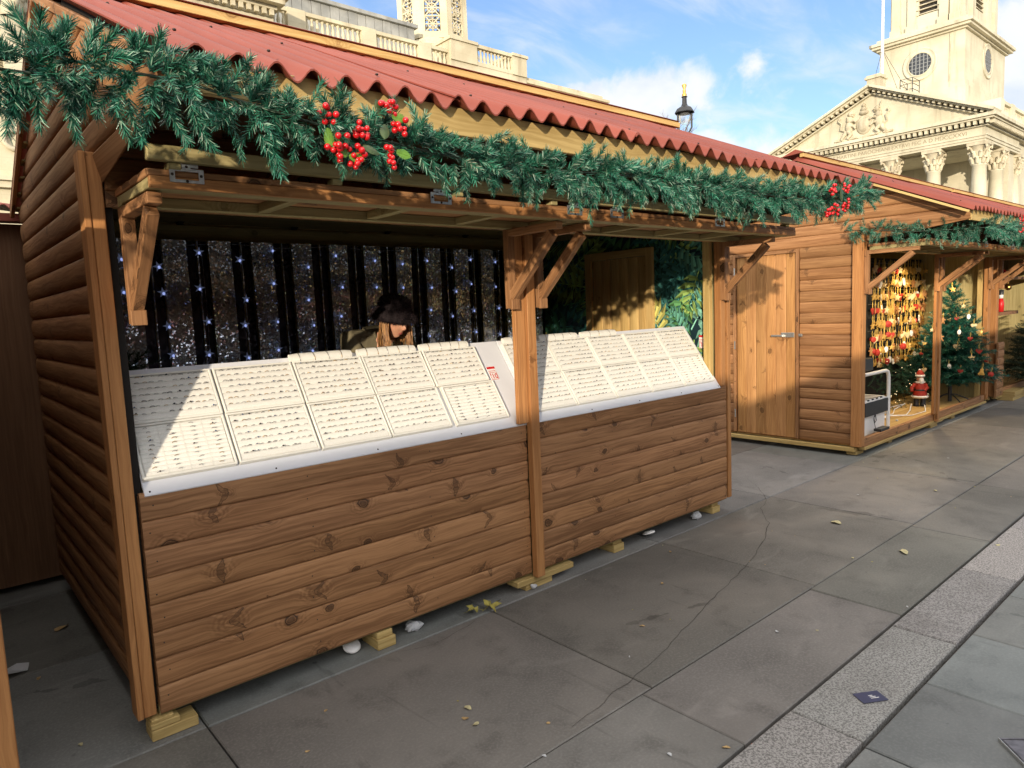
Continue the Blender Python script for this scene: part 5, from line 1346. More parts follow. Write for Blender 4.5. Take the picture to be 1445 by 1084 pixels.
# white tubular trolley with black shelf box
ty = empty('trolley', (7.72, 3.02, .12), 'white tubular trolley with a black box standing just inside the ornament stall', 'trolley')
b = MB(); wx, wy = 7.98, 2.965
for y in (2.965, 3.30): b.tube([(7.98, y, .125), (7.98, y, .66), (7.975, y, .72), (7.95, y, .76), (7.90, y, .775), (7.35, y, .775)], .019, 10)
b.tube([(7.98, 2.965, .30), (7.98, 3.30, .30)], .012, 8); b.tube([(7.40, 2.965, .775), (7.40, 3.30, .775)], .014, 8)
b.build('frame', M['signwhite'], ty)
b = MB(); b.box((7.36, 2.955, .33), (7.95, 3.28, .475)); b.build('black_box', M['iron'], ty, .004)
b = MB(); b.box((7.36, 3.0, .80), (7.66, 3.25, .93)); b.build('black_box', M['iron'], ty, .004)
b = MB(); b.box((7.36, 2.985, .122), (7.94, 3.28, .329)); b.box((7.36, 2.96, .4755), (7.96, 3.3, .487)); b.build('white_box', M['signwhite'], ty, .004)
b = MB()
for k in range(9): b.box((7.40 + .055 * k, 2.97, .488), (7.44 + .055 * k, 3.20, .505), None, k % 2)
b.build('card_stack', [M['signwhite'], M['iron']], ty)
b = MB(); b.box((7.50, 2.855, .172), (7.73, 2.925, .20)); b.tube([(7.55, 2.925, .19), (7.55, 2.95, .30), (7.60, 2.95, .34), (7.63, 2.95, .27), (7.58, 2.95, .24), (7.62, 2.96, .33)], .004, 6)
tag(b.build('router', M['iron'], None, .004), 'flat black router box with a curled lead on the shop floor edge', 'router')
cb = MB()
for k in range(4):
    y0 = 3.15 + .09 * k; cb.tube([(8.0 + .35 * i + rnd.uniform(-.05, .05), y0 + .10 * math.sin(i * 1.3 + k), .126 + (.03 if i in (2, 5) else 0)) for i in range(6)], .007, 6)
tag(cb.build('cable', M['signwhite']), 'tangled white cables lying across the floor of the ornament stall', 'cable')
b = MB(); b.ball((8.55, 3.08, .128), (.02, .016, .012), 8); b.build; tag(b.build('paper_scrap', M['paper']), 'tiny white scrap on the floor of the ornament stall', 'litter')
# ceiling lamps
def lamp(x, y, z, e, label):
    l = empty('ceiling_lamp', (x, y, z), label, 'lamp'); b = MB(); b.lathe([(.001, -.001), (.055, -.001), (.05, -.010), (.001, -.012)], (x, y, z), 18); b.build('diffuser', M['bulb'], l)
    b = MB(); b.lathe([(.056, .012), (.068, .010), (.068, -.008), (.056, -.006)], (x, y, z), 18); b.lathe([(.001, .013), (.066, .013)], (x, y, z), 18); b.build('housing', M['signwhite'], l)
    ld = bpy.data.lights.new('lamp_light', 'SPOT'); ld.energy = e; ld.spot_size = R(150); ld.spot_blend = .6; ld.shadow_soft_size = .05; ld.color = (1, .74, .40)
    lo = bpy.data.objects.new('lamp_light', ld); COL.objects.link(lo); lo.location = (0, 0, -.03); lo.parent = l
lamp(8.35, 2.98, 2.06, 42, 'round lit ceiling lamp above the ornament rack')
lamp(9.9, 3.22, 2.10, 60, 'round lit ceiling lamp above the decorated tree')
lamp(12.15, 2.65, 2.16, 40, 'lit lamp under the canopy of the farthest stall')
# third stall
NAT = [(.026, .042, .022), (.038, .060, .030), (.050, .070, .036), (.018, .030, .017)]
conifer('fir_tree', (12.75, 2.62, 0.0), 1.55, .62, 'dark natural fir tree standing before the farthest stall', NAT, M['fir'], .04, 15, 40, .003, False, 'fir tree', .22)
conifer('fir_tree', (13.9, 2.75, 0.0), 1.75, .65, 'second fir tree standing behind the first at the farthest stall', NAT, M['fir'], .04, 12, 34, .003, False, 'fir tree', .22)
ns = empty('toy_figure', (12.62, 3.1, 1.2), 'small red and white toy figure standing above the fir tree in the farthest stall', 'toy'); b = MB()
b.lathe([(.001, 0), (.04, 0), (.045, .12), (.03, .2), (.001, .2)], (12.62, 3.1, 1.25), 10, 0); b.lathe([(.001, .2), (.03, .21), (.03, .26), (.001, .27)], (12.62, 3.1, 1.25), 10, 1); b.lathe([(.034, .26), (.036, .33), (.001, .34)], (12.62, 3.1, 1.25), 10, 2)
b.build('body', [M['red'], M['signwhite'], M['iron']], ns); b = MB(); b.box((12.3, 3.03, 1.20), (13.3, 3.18, 1.2495)); tag(b.build('shelf', M['ply']), 'dark shelf in the farthest stall that carries the toy figure', 'shelf')
for i, (x, z) in enumerate(((12.9, 1.85), (13.2, 1.62), (12.35, 1.9), (12.55, 2.0))):
    b = MB(); b.ball((x, 3.15, z), .05, 10); b.tube([(x, 3.15, z + .05), (x, 3.15, 2.2)], .003, 4)
    tag(b.build('bauble', (M['red'], M['gold'])[i % 2]), ('red' if i % 2 == 0 else 'gold') + ' bauble hanging in the farthest stall, ' + ('higher' if i >= 2 else 'lower') + ' of its colour', 'bauble', 'baubles in the farthest stall')

# ------------------------------------------------------------------ litter
def flat_shape(name, x, y, r_, n, jag, mat, label, cat, z=.004, curl=.25, el=1.0, rot=None):
    b = MB(); rot = rnd.uniform(0, 6) if rot is None else rot; pts = []
    for k in range(n):
        a = 2 * PI * k / n; q = r_ * (1 - jag * (k % 2)) * rnd.uniform(.85, 1.1); u, v = q * math.cos(a), q * el * math.sin(a)
        pts.append(Vector((x + u * math.cos(rot) - v * math.sin(rot), y + u * math.sin(rot) + v * math.cos(rot), z + curl * r_ * (.5 + .5 * math.sin(a * 2 + rot)))))
    c = Vector((x, y, z + .12 * r_ * curl * 4))
    for k in range(n): b.face([c, pts[k], pts[(k + 1) % n]], None, (1, 1, 1), 0, True)
    for k in range(n): b.face([c - Vector((0, 0, .0015)), pts[(k + 1) % n] - Vector((0, 0, .0015)), pts[k] - Vector((0, 0, .0015))], None, (1, 1, 1), 0, True)
    return tag(b.build(name, mat), label, cat, None)
ml = mat_plain('yellow_leaf', (.34, .29, .075), .6, 0, .3, .3, 40, .3); dl = mat_plain('tan_leaf', (.42, .28, .13), .7, 0, .2, .25, 60); pw = mat_plain('pale_leaf', (.48, .42, .24), .7, 0, .2, .2, 60)
for i, (x, y, r_) in enumerate(((2.19, 2.80, .075), (2.11, 2.83, .06))):
    b = MB(); A = [0, 20, 42, 55, 75, 90, 105, 125, 138, 160, 180, 215, 270, 325]; Q = [.75, .45, .9, .5, .62, 1.1, .62, .5, .9, .45, .75, .4, .35, .4]
    rot = (-1.6, 1.2)[i]; c = Vector((x, y, .03)); pts = [Vector((x + r_ * q * math.cos(R(a) + rot), y + r_ * q * math.sin(R(a) + rot), .006 + .55 * r_ * abs(math.sin(R(a) * 1.5 + i)))) for a, q in zip(A, Q)]
    for k in range(len(pts)):
        b.face([c, pts[k], pts[(k + 1) % len(pts)]]); b.face([c - Vector((0, 0, .001)), pts[(k + 1) % len(pts)] - Vector((0, 0, .001)), pts[k] - Vector((0, 0, .001))])
    b.tube([c, c + Vector((.05 * math.cos(rot - 1.6), .05 * math.sin(rot - 1.6), -.02))], .0015, 4)
    tag(b.build('maple_leaf', ml), ('large curled yellow maple leaf in front of the counter boards', 'smaller curled maple leaf tucked under the edge of the counter')[i], 'leaf')
lit = [(1.545, 2.152, .022, pw, 'pale torn leaf on the slab in the middle of the walkway'), (1.494, 2.099, .018, dl, 'curved tan leaf sliver beside the pale torn leaf'), (1.50, 2.04, .018, pw, 'small pale leaf scrap nearest the camera of three'), (4.50, 1.568, .05, pw, 'pale yellow leaf pair on the slab by the granite strip'), (4.80, 2.118, .045, pw, 'long pale leaf out in front of the gap between stalls'), (3.70, 1.268, .014, M['paper'], 'white pebble-like scrap on the edge of the granite strip'), (2.055, 1.29, .018, dl, 'tan leaf at the near edge of the granite strip'), (1.557, 1.715, .016, M['paper'], 'pale round spot of litter on the long slab joint'), (1.881, 1.408, .018, M['paper'], 'pale round spot of litter near the granite strip'), (3.1, 2.35, .014, dl, 'small tan leaf on the slab below the middle post'), (3.55, 2.62, .014, dl, 'small tan leaf on the slab before the right counter'), (2.6, 2.1, .016, dl, 'small orange leaf scrap on the long slab'), (2.32, 1.95, .012, M['paper'], 'tiny white scrap on the long slab'), (.95, 2.35, .012, dl, 'tiny tan scrap near the corner packing block'), (1.12, 2.55, .010, dl, 'tiny orange scrap before the near counter boards'), (5.6, 2.3, .02, M['paper'], 'white scrap in front of the planked door'), (6.1, 1.9, .02, pw, 'pale scrap on the slabs beyond the gap between stalls'), (7.4, 2.2, .02, M['paper'], 'white scrap on the slabs before the white trolley'), (4.2, 1.75, .012, pw, 'tiny pale fleck on the long joint'), (3.0, 1.6, .018, M['paper'], 'pale scrap on the slab row beside the granite strip'), (5.0, 1.2, .02, pw, 'pale leaf on the granite strip'), (.33, 3.02, .014, pw, 'pale leaf in the dark gap beside the near stall'), (.28, 3.75, .02, dl, 'brown leaf farther back in the dark gap'), (.45, 4.3, .05, dl, 'dull leaf deep in the dark gap between the stalls'), (1.22, 1.9, .013, pw, 'pale fleck near the bottom edge of the walkway')]
for x, y, r_, mt, lb_ in lit: flat_shape('leaf' if mt is not M['paper'] else 'paper_scrap', x, y, r_ * (.62 if mt is M['paper'] else .9), 9, .15, mt, lb_, 'leaf' if mt is not M['paper'] else 'litter', el=rnd.uniform(.4, .8))
flat_shape('paper_scrap', .19, 3.90, .085, 7, .3, M['paper'], 'torn white paper lying in the dark gap between the stalls', 'paper', .006, .3, .6, .3)
fleck_mats = [dl, pw, ml, M['paper']]
for k in range(34):
    x, y = rnd.uniform(.8, 7.5), rnd.uniform(.6, 2.75)
    if abs(y - 1.1) < .16 and k % 2: continue
    flat_shape('leaf_fleck', x, y, rnd.uniform(.004, .009), 6, .2, fleck_mats[k % 3], 'tiny tan fleck of dead leaf lying on the paving', 'leaf', .003, .15, rnd.uniform(.4, .9))['group'] = 'leaf flecks on the paving'
def lid(x, y, tilt, label):
    o = empty('cup_lid', (x, y, .02), label, 'cup lid'); b = MB()
    prof = [(.001, .012), (.03, .012), (.034, .006), (.040, .008), (.044, 0), (.041, -.006)]
    b.lathe(prof, (0, 0, 0), 24); bb = b.v; X = Matrix.Rotation(tilt, 4, 'X'); b.v = [tuple(X @ Vector(q) + Vector((x, y, .028))) for q in bb]
    b.build('rim', M['signwhite'], o)
lid(3.70, 2.91, -.35, 'white cup lid lying under the far counter edge'); lid(1.44, 2.93, .45, 'white cup lid propped on edge under the near counter')
for x, y, l in ((1.77, 2.90, 'crushed white paper cup under the near counter beside a yellow block'), (4.25, 2.90, 'crumpled white paper under the far end of the counter'), (2.53, 2.82, 'small crumpled white paper beside the middle packing board')):
    b = MB(); b.ball((0, 0, 0), (.045, .03, .025) if x != 2.53 else (.018, .014, .012), 12); b.v = [tuple(Vector((x, y, .026)) + Vector(q) * (1 + .7 * noise.noise(Vector(q) * 45 + Vector((x, 0, 0))))) for q in b.v]
    for k in range(len(b.sm)): b.sm[k] = False
    tag(b.build('crumpled_paper', M['paper']), l, 'paper')
navy = mat_plain('navy_card', (.035, .04, .085), .35, 0, .4)
cd = empty('card', (2.735, 1.065, .004), 'small dark blue card lying on the granite strip', 'card'); X = Matrix.Translation((2.735, 1.065, .0045)) @ Matrix.Rotation(-.55, 4, 'Z')
b = MB(); b.box((-.055, -.035, 0), (.055, .035, .001), (1, 1, 1), 0, X); b.build('sheet', navy, cd)
b = MB()
for k in range(3): b.box((-.004, -.012 + .009 * k, .0011), (.03 - .008 * k, -.009 + .009 * k, .0015), (1, 1, 1), 0, X)
b.build('printed_lines', M['signwhite'], cd)
# steel access cover
ac = empty('access_cover', (2.85, .45, 0), 'corner of a steel access cover with a lifting slot in the grey slabs', 'access cover'); b = MB()
st2 = mat_plain('worn_purple_steel', (.115, .11, .125), .55, .35, .5, .3, 30); ca_, sa_ = math.cos(.62), math.sin(.62)
def AP(u, v, z): return (2.735 + u * .94 + v * .34, .652 + u * .34 - v * .94, z)
X = Matrix(((.72, .69, 0, 2.752), (.69, -.72, 0, .632), (0, 0, -1, .012), (0, 0, 0, 1)))
b.box((-.20, .012, .0), (.012, .30, .012), (1, 1, 1), 0, X); 
b.build('plate', st2, ac, .003)
b = MB(); b.box((-.22, .002, -.002), (.02, .006, .012), (1, 1, 1), 0, X); b.build('edge_strip', M['steel'], ac, .001)
b = MB(); b.box((.0145, .007, -.001), (.021, .30, .012), (1, 1, 1), 0, X); b.build('edge_strip', st2, ac, .001)
b = MB(); b.lathe([(.001, .0), (.016, .0), (.021, .004), (.016, .0048)], (0, 0, 0), 18, 0); b.v = [tuple(X @ Vector((-.05 + q[0] * 1.9, .085 + q[1], -.0008 - q[2]))) for q in b.v]; b.build('lifting_slot', M['screw'], ac)

# ------------------------------------------------------------------ street lamp
LX, LY = 14.0, 9.715
sl_ = empty('street_lamp', (LX, LY, 0), 'black Victorian street lamp with gilt finial rising behind the roof', 'street lamp')
b = MB(); b.lathe([(.13, 0), (.13, .5), (.07, .6), (.06, 3.0), (.045, 5.25), (.045, 5.42)], (LX, LY, 0), 12); b.build('post', M['iron'], sl_)
b = MB(); 
for s in (-1, 1): b.tube([(LX, LY, 5.42), (LX + s * .10 * .65, LY - s * .10 * .76, 5.52), (LX + s * .155 * .65, LY - s * .155 * .76, 5.62), (LX + s * .155 * .65, LY - s * .155 * .76, 5.98)], .022, 6)
b.build('yoke', M['iron'], sl_)
b = MB(); b.lathe([(.225, 5.95), (.22, 5.97), (.17, 6.05), (.08, 6.10), (.055, 6.16), (.05, 6.29), (.07, 6.30), (.07, 6.31), (.001, 6.32)], (LX, LY, 0), 8, 0, smooth=False); b.lathe([(.23, 5.945), (.15, 5.99), (.001, 6.01)], (LX, LY, 0), 8, 0); b.build('lamp_hood', M['iron'], sl_)
gm = NT('clear_globe', .05, .5); gm.col((.9, .93, .95)); gm.b.inputs['Transmission Weight'].default_value = .9; gm.b.inputs['IOR'].default_value = 1.05
b = MB(); b.lathe([(.11, 5.98), (.125, 5.9), (.11, 5.77), (.06, 5.70), (.001, 5.69)], (LX, LY, 0), 14); b.build('globe', gm.m, sl_)
b = MB(); b.lathe([(.05, 6.32), (.055, 6.36), (.03, 6.40), (.04, 6.44), (.025, 6.48), (.055, 6.56), (.05, 6.58), (.015, 6.60), (.001, 6.60)], (LX, LY, 0), 8); b.build('finial', mat_plain('gilt', (.75, .48, .12), .35, .6), sl_)
# ------------------------------------------------------------------ gallery building behind
gal = empty('gallery_building', (10, 40, 0), 'long cream stone gallery building with balustrades and pierced tower', 'building')
def bxs(name, mat, parent, *boxes, bev=0):
    b = MB()
    for lo, hi in boxes: b.box(lo, hi, (1, 1, 1))
    return b.build(name, mat, parent, bev)
bxs('wall', M['gallery'], gal, ((-30, 40, 0), (46, 62, 18.05)))
bxs('cornice', M['gallery'], gal, ((16.9, 39.55, 17.55), (46.3, 39.99, 17.75)), ((16.9, 39.35, 17.751), (46.4, 39.99, 18.0)), ((16.9, 39.15, 18.001), (46.5, 40.3, 18.18)))
def baluster_bay(x0, x1, y, z0, z1, parent, mat, axis='x', d=.36, n=None):
    b = MB(); h = z1 - z0; n = n or max(3, int((x1 - x0) / .31))
    def bx(lo, hi):
        if axis == 'x': b.box(lo, hi, (1, 1, 1))
        else: b.box((lo[1], lo[0], lo[2]), (hi[1], hi[0], hi[2]), (1, 1, 1))
    bx((x0, y - d / 2, z0), (x1, y + d / 2, z0 + .18 * h)); bx((x0, y - d / 2 - .04, z1 - .17 * h), (x1, y + d / 2 + .04, z1))
    for k in range(n):
        x = x0 + (x1 - x0) * (k + .5) / n; c = (x, y, 0) if axis == 'x' else (y, x, 0); q = z0 + .181 * h; H = .648 * h; r_ = min(.12, (x1 - x0) / n * .40)
        b.lathe([(r_ * .95, q), (r_ * .95, q + .06 * H), (r_ * .55, q + .1 * H), (r_ * 1.0, q + .32 * H), (r_ * .85, q + .45 * H), (r_ * .45, q + .78 * H), (r_ * .85, q + .9 * H), (r_ * .85, q + H)], c, 8)
    return b.build('balustrade', mat, parent)
for a, c in ((16.95, 18.2), (19.3, 23.0), (24.0, 27.2), (28.2, 29.6)): baluster_bay(a, c, 39.75, 18.2, 19.45, gal, M['gallery'])
for q in (((18.2, 39.5, 18.181), (19.3, 40.0, 19.48)), ((23.0, 39.5, 18.181), (24.0, 40, 19.48)), ((27.2, 39.5, 18.181), (28.2, 40, 19.48))): bxs('pier', M['gallery'], gal, q)
bxs('pavilion', M['gallery'], gal, ((29.62, 39.3, 18.19), (36.6, 44, 18.75)), ((29.62, 39.2, 18.751), (31.9, 44, 20.05)), ((35.2, 39.2, 18.751), (36.6, 44, 20.05)), ((29.5, 39.1, 20.051), (31.95, 44.1, 20.25)), ((35.15, 39.1, 20.051), (36.7, 44.1, 20.25)))
baluster_bay(31.92, 35.18, 39.45, 18.76, 20.2, gal, M['gallery'])
bxs('parapet', M['gallery'], gal, ((36.71, 39.6, 18.181), (46.0, 41, 18.5)), ((36.71, 39.45, 18.501), (46.2, 41, 18.7)), ((36.71, 39.7, 18.701), (45.6, 41, 18.98)))
# left pavilion with heavier cornice
bxs('left_wing', M['gallery'], gal, ((-30, 38.8, 0), (16.85, 39.98, 18.0)))
b = MB()
for lo, hi in (((-30, 38.5, 18.001), (16.9, 40, 18.2)), ((-30, 38.15, 18.52), (17.0, 40, 18.72)), ((-30, 37.7, 18.721), (17.3, 40, 19.0)), ((-30, 37.5, 19.001), (17.5, 40, 19.25)), ((-30, 38.4, 18.201), (16.95, 40, 18.519)), ((-30, 39, 19.251), (16.9, 40.2, 20.4))): b.box(lo, hi, (1, 1, 1))
for k in range(80): b.box((16.6 - .42 * k, 38.16, 18.22), (16.82 - .42 * k, 38.399, 18.515), (1, 1, 1))
b.build('entablature', M['gallery'], gal)
b = MB()
for z0, z1, yy in ((8.0, 8.3, 38.55), (8.301, 8.5, 38.4), (11.75, 11.95, 38.6), (11.951, 12.2, 38.35), (12.201, 12.5, 38.2), (7.2, 7.45, 38.65)): b.box((-30, yy, z0), (16.8, 38.79, z1), (1, 1, 1))
b.build('string_course', M['gallery'], gal)
b = MB(); b.tube([(4.42 + .42 * math.cos(a), 38.7, 10.15 + .42 * math.sin(a)) for a in [2 * PI * k / 24 for k in range(25)]], [.10 + .03 * (k % 2) for k in range(25)], 8, 0, (1, 1, 1), False); b.build('wreath', M['church2'], gal)
for x in (4.75, 1.6, 8.0):
    b = MB(); b.box((x - .45, 38.35, 12.6), (x + .45, 38.79, 15.4), (1, 1, 1)); b.lathe([(.45, 15.4), (.5, 15.5), (.5, 15.8), (.62, 16.2), (.8, 16.5), (.55, 16.6)], (x, 38.5, 0), 14); b.box((x - .8, 37.9, 16.6), (x + .8, 38.79, 16.85), (1, 1, 1))
    for k in range(10):
        a = 2 * PI * k / 10; b.ball((x + .55 * math.cos(a), 38.5 + .55 * math.sin(a), 16.0 + .3 * (k % 2)), (.17, .17, .28), 8)
    b.build('pilaster', M['church2'], gal)
for x in (3.15, 6.4):
    f = bxs('window', M['glass'], gal, ((x - .7, 38.74, 13.0), (x + .7, 38.78, 16.4)))
    bxs('frame', M['gallery'], f, ((x - .95, 38.6, 12.7), (x - .71, 38.79, 16.6)), ((x + .71, 38.6, 12.7), (x + .95, 38.79, 16.6)), ((x - .95, 38.6, 16.601), (x + .95, 38.79, 16.85)))
# roof lantern of grey boards
b = MB(); n = 62
for k in range(n):
    x = -12 + 43.3 * k / n; t = rnd.uniform(.8, 1.12)
    b.box((x + .02, 45.9 + .03 * (k % 2), 18.2), (x + 43.3 / n - .02, 46.2, 23.2), (t, t, t), 0)
b.box((-12, 46.21, 18.2), (31.3, 60, 23.1), (1, 1, 1)); b.build('roof_lantern', M['lead'], gal)
bxs('lantern_rail', M['lead'], gal, ((-12.2, 45.7, 23.201), (31.5, 60.2, 23.45)))
# octagonal tower with pierced panels
TC = Vector((34.75, 48.3, 0)); TR = 3.0; A0 = math.atan2(-TC.y, -TC.x)
def oc(k, r_=TR): a = A0 + PI / 8 + k * PI / 4; return Vector((TC.x + r_ * math.cos(a), TC.y + r_ * math.sin(a), 0))
b = MB(); lat = MB(); gz = MB()
b.lathe([(3.25, 18.2), (3.25, 22.2), (3.4, 22.4), (3.35, 22.7), (3.0, 23.0)], TC, 8, smooth=False)
for k in range(8):
    p, q = oc(k - 1), oc(k); u = (q - p).normalized(); w = (q - p).length; nn = Vector((u.y, -u.x, 0))
    def pt(s, z, o=0.0): return p + u * s + nn * o + Vector((0, 0, z))
    X = Matrix((u, nn, Vector((0, 0, 1)))).transposed().to_4x4(); X.translation = p
    b.box((0, -.3, 23.0), (w * .24, 0, 33), (1, 1, 1), 0, X); b.box((w * .76, -.3, 23.0), (w, 0, 33), (1, 1, 1), 0, X); b.box((w * .24, -.3, 23.0), (w * .76, 0, 23.45), (1, 1, 1), 0, X); b.box((w * .24, -.3, 31.5), (w * .76, 0, 33), (1, 1, 1), 0, X)
    x0, x1 = w * .24, w * .76; wd = x1 - x0
    z = 23.45
    while z < 31.4:
        zm = z + wd / 2
        lat.bar(pt(x0, z, -.14), pt(x1, z + wd, -.14), .09, .085); lat.bar(pt(x1, z, -.13), pt(x0, z + wd, -.13), .09, .085); lat.bar(pt(x0, zm, -.12), pt(x1, zm, -.12), .09, .085); lat.bar(pt((x0 + x1) / 2, z, -.15), pt((x0 + x1) / 2, z + wd, -.15), .09, .085, (1, 0, 0)); lat.bar(pt(x0, z, -.11), pt(x1, z, -.11), .1, .1)
        lat.tube([pt((x0 + x1) / 2 + .30 * wd * math.cos(a), zm + .30 * wd * math.sin(a), -.10) for a in [2 * PI * j / 12 for j in range(13)]], .05, 5, 0, (1, 1, 1), False)
        z += wd
b.lathe([(3.0, 33), (3.4, 33.3), (3.4, 33.7), (2.6, 34), (.1, 36.5)], TC, 8, smooth=False)
tw = b.build('tower', M['gallery'], gal); lat.build('pierced_panel', M['gallery'], tw)

# ------------------------------------------------------------------ church
ch = empty('church_building', (100, 36, 0), 'cream stone church with columned portico, pediment and square tower', 'building')
bxs('nave', M['church'], ch, ((101.5, 24.6, 0), (150, 47.6, 20.4)))
b = MB()
for lo, hi in (((90.55, 24.15, 17.8), (104, 47.9, 18.05)), ((90.45, 24.05, 18.051), (104, 48.0, 18.35)), ((90.35, 23.95, 18.351), (104, 48.1, 18.5)), ((90.6, 24.2, 18.501), (104, 47.85, 19.35)), ((90.3, 23.9, 19.351), (150, 48.15, 19.5)), ((89.6, 23.2, 19.95), (150, 48.85, 20.15)), ((89.35, 22.95, 20.151), (150, 49.1, 20.5))): b.box(lo, hi, (1, 1, 1))
b.build('entablature', M['church'], ch)
b = MB()
for k in range(42): b.box((89.7, 23.65 + .6 * k, 19.52), (90.29, 23.95 + .6 * k, 19.94), (1, 1, 1))
for k in range(60): b.box((90.4 + .6 * k, 23.3, 19.52), (90.7 + .6 * k, 23.89, 19.94), (1, 1, 1))
mo = b.build('modillions', M['church'], ch); mo['kind'] = 'stuff'
# pediment
PZ0, PZ1, PYC, PH = 20.5, 26.1, 36.0, 12.6
sl2 = (PZ1 - PZ0) / PH; ang = math.atan(sl2)
b = MB(); y0, y1 = PYC - PH, PYC + PH
b.face([(90.7, y1 - .6, PZ0), (90.7, y0 + .6, PZ0), (90.7, PYC, PZ1 - .3)])
b.face([(90.75, y1, PZ0), (90.75, PYC, PZ1), (150, PYC, PZ1), (150, y1, PZ0)], None, (.6, .6, .62)); b.face([(90.75, PYC, PZ1), (90.75, y0, PZ0), (150, y0, PZ0), (150, PYC, PZ1)], None, (.6, .6, .62))
b.build('pediment', M['church'], ch)
b = MB()
for sg in (-1, 1):
    for off, th, xf in ((-.62, .14, 90.25), (-.06, .20, 89.7), (.16, .28, 89.4)):
        b.bar((xf + 1.2, PYC + sg * (PH + .25), PZ0 + off + .12 - .25 * sl2 + .1), (xf + 1.2, PYC, PZ1 + off + .22), 2.4 if xf > 90 else 2.0 + (90.2 - xf), th)
    for k in range(21):
        f = (k + .7) / 21.3; yc = PYC + sg * PH * (1 - f); zc = PZ0 + (PZ1 - PZ0) * f - .22
        X = Matrix.Translation((89.75, yc, zc)) @ Matrix.Rotation(-sg * ang, 4, 'X'); b.box((0, -.14, -.02), (.95, .14, .33), (1, 1, 1), 0, X)
b.build('raking_cornice', M['church'], ch)
# royal arms as carved relief
b = MB()
def blob(y, z, ry, rz, rx=.22, x=90.65): b.ball((x, y, z), (rx, ry, rz), 12)
blob(37.0, 22.3, .75, .95, .35); blob(37.0, 22.3, .95, 1.15, .22); blob(37.0, 23.75, .55, .32, .4); blob(37.0, 24.15, .38, .30, .4); blob(37.0, 24.6, .22, .25, .35)
for s in (-1, 1):
    c = 37.0 + s * 1.75
    blob(c, 22.35, .50, .85, .34); blob(c - s * .05, 23.2, .42, .48, .36); blob(c - s * .2, 23.85, .36, .38, .42); blob(c - s * .45, 23.8, .22, .16, .45)
    b.tube([(90.6, c - s * .2, 22.9), (90.35, c - s * .7, 23.0), (90.3, c - s * .95, 22.75)], [.2, .15, .12], 7); b.tube([(90.6, c - s * .2, 22.4), (90.35, c - s * .65, 22.3), (90.3, c - s * .9, 22.0)], [.2, .15, .12], 7)
    b.tube([(90.6, c + s * .1, 21.8), (90.4, c - s * .3, 21.4), (90.4, c + s * .15, 21.0), (90.3, c - s * .15, 20.85)], [.32, .24, .16, .14], 8); b.tube([(90.6, c + s * .35, 21.8), (90.4, c + s * .55, 21.4), (90.4, c + s * .9, 21.0), (90.3, c + s * .65, 20.85)], [.3, .22, .15, .13], 8)
    b.tube([(90.6, c + s * .4, 21.9), (90.45, c + s * 1.0, 22.2), (90.4, c + s * .85, 22.9), (90.4, c + s * 1.25, 23.3), (90.4, c + s * 1.05, 23.6)], [.11, .10, .09, .11, .16], 7)
    for k in range(7): blob(c - s * .15 + s * .3 * math.cos(k), 23.55 + .35 * math.sin(k), .15, .15, .3)
b.tube([(90.5, 37 + 3.4 * t, 20.78 + .16 * math.sin(t * 5) ** 2) for t in [-1 + k / 12 for k in range(25)]], .15, 6)
b.tube([(90.35, 35.1, 23.9), (90.2, 34.75, 24.7)], [.09, .03], 6)
o = b.build('carved_arms', M['church2'], ch)
X = Matrix(((0, 0, -1, 90.592), (-1, 0, 0, 36.0), (0, 1, 0, 18.68), (0, 0, 0, 1)))
text('inscription', 'D SACRAM AEDEM S MARTINI PAROCHIANI EXTRVI FEC A D MDCCXXVI', .60, X @ Matrix.Diagonal((1.03, 1, 1, 1)), mat_plain('cut_letters', (.30, .25, .17), .9), ch, .006)
# columns
def column(x, y):
    b = MB(); b.box((x - 1.05, y - 1.05, 2.2), (x + 1.05, y + 1.05, 2.6), (1, 1, 1)); b.lathe([(1.0, 2.6), (1.02, 2.8), (.9, 3.0), (.92, 3.15), (.82, 3.3), (.82, 7.5), (.78, 11.5), (.69, 15.3), (.76, 15.36), (.76, 15.46), (.69, 15.5)], (x, y, 0), 24)
    c = b.build('column', M['church'], ch)
    b = MB(); b.lathe([(.69, 15.5), (.70, 16.2), (.74, 16.8), (.92, 17.3), (1.0, 17.42)], (x, y, 0), 16)
    b.box((x - 1.02, y - 1.02, 17.45), (x + 1.02, y + 1.02, 17.795), (1, 1, 1))
    for row, (z, n, r_) in enumerate(((15.95, 8, .78), (16.55, 8, .84))):
        for k in range(n):
            a = 2 * PI * (k + .5 * row) / n; u = Vector((math.cos(a), math.sin(a), 0)); c0 = Vector((x, y, 0))
            b.tube([c0 + u * (r_ - .10) + Vector((0, 0, z - .42)), c0 + u * r_ + Vector((0, 0, z)), c0 + u * (r_ + .10) + Vector((0, 0, z + .24)), c0 + u * (r_ + .24) + Vector((0, 0, z + .22)), c0 + u * (r_ + .25) + Vector((0, 0, z + .10))], [.20, .21, .17, .13, .08], 7)
    for k in range(4):
        a = PI / 4 + k * PI / 2; u = Vector((math.cos(a), math.sin(a), 0)); b.tube([Vector((x, y, 16.8)) + u * .75, Vector((x, y, 17.25)) + u * 1.0, Vector((x, y, 17.35)) + u * 1.28, Vector((x, y, 17.1)) + u * 1.3], [.1, .15, .17, .10], 7)
    b.build('capital', M['church2'], c)
for k in range(6): column(91.6, 24.95 + 4.55 * k)
column(97.9, 24.95); column(97.9, 47.7); column(104.6, 24.95)
b = MB(); b.box((90.6, 24.2, 1.2), (104, 47.9, 2.19), (1, 1, 1)); 
for k in range(6): b.box((90.2 - .4 * k, 24, 1.0 - .2 * k), (90.59, 48.1, 1.19 - .2 * k), (1, 1, 1))
b.build('steps', M['church'], ch)
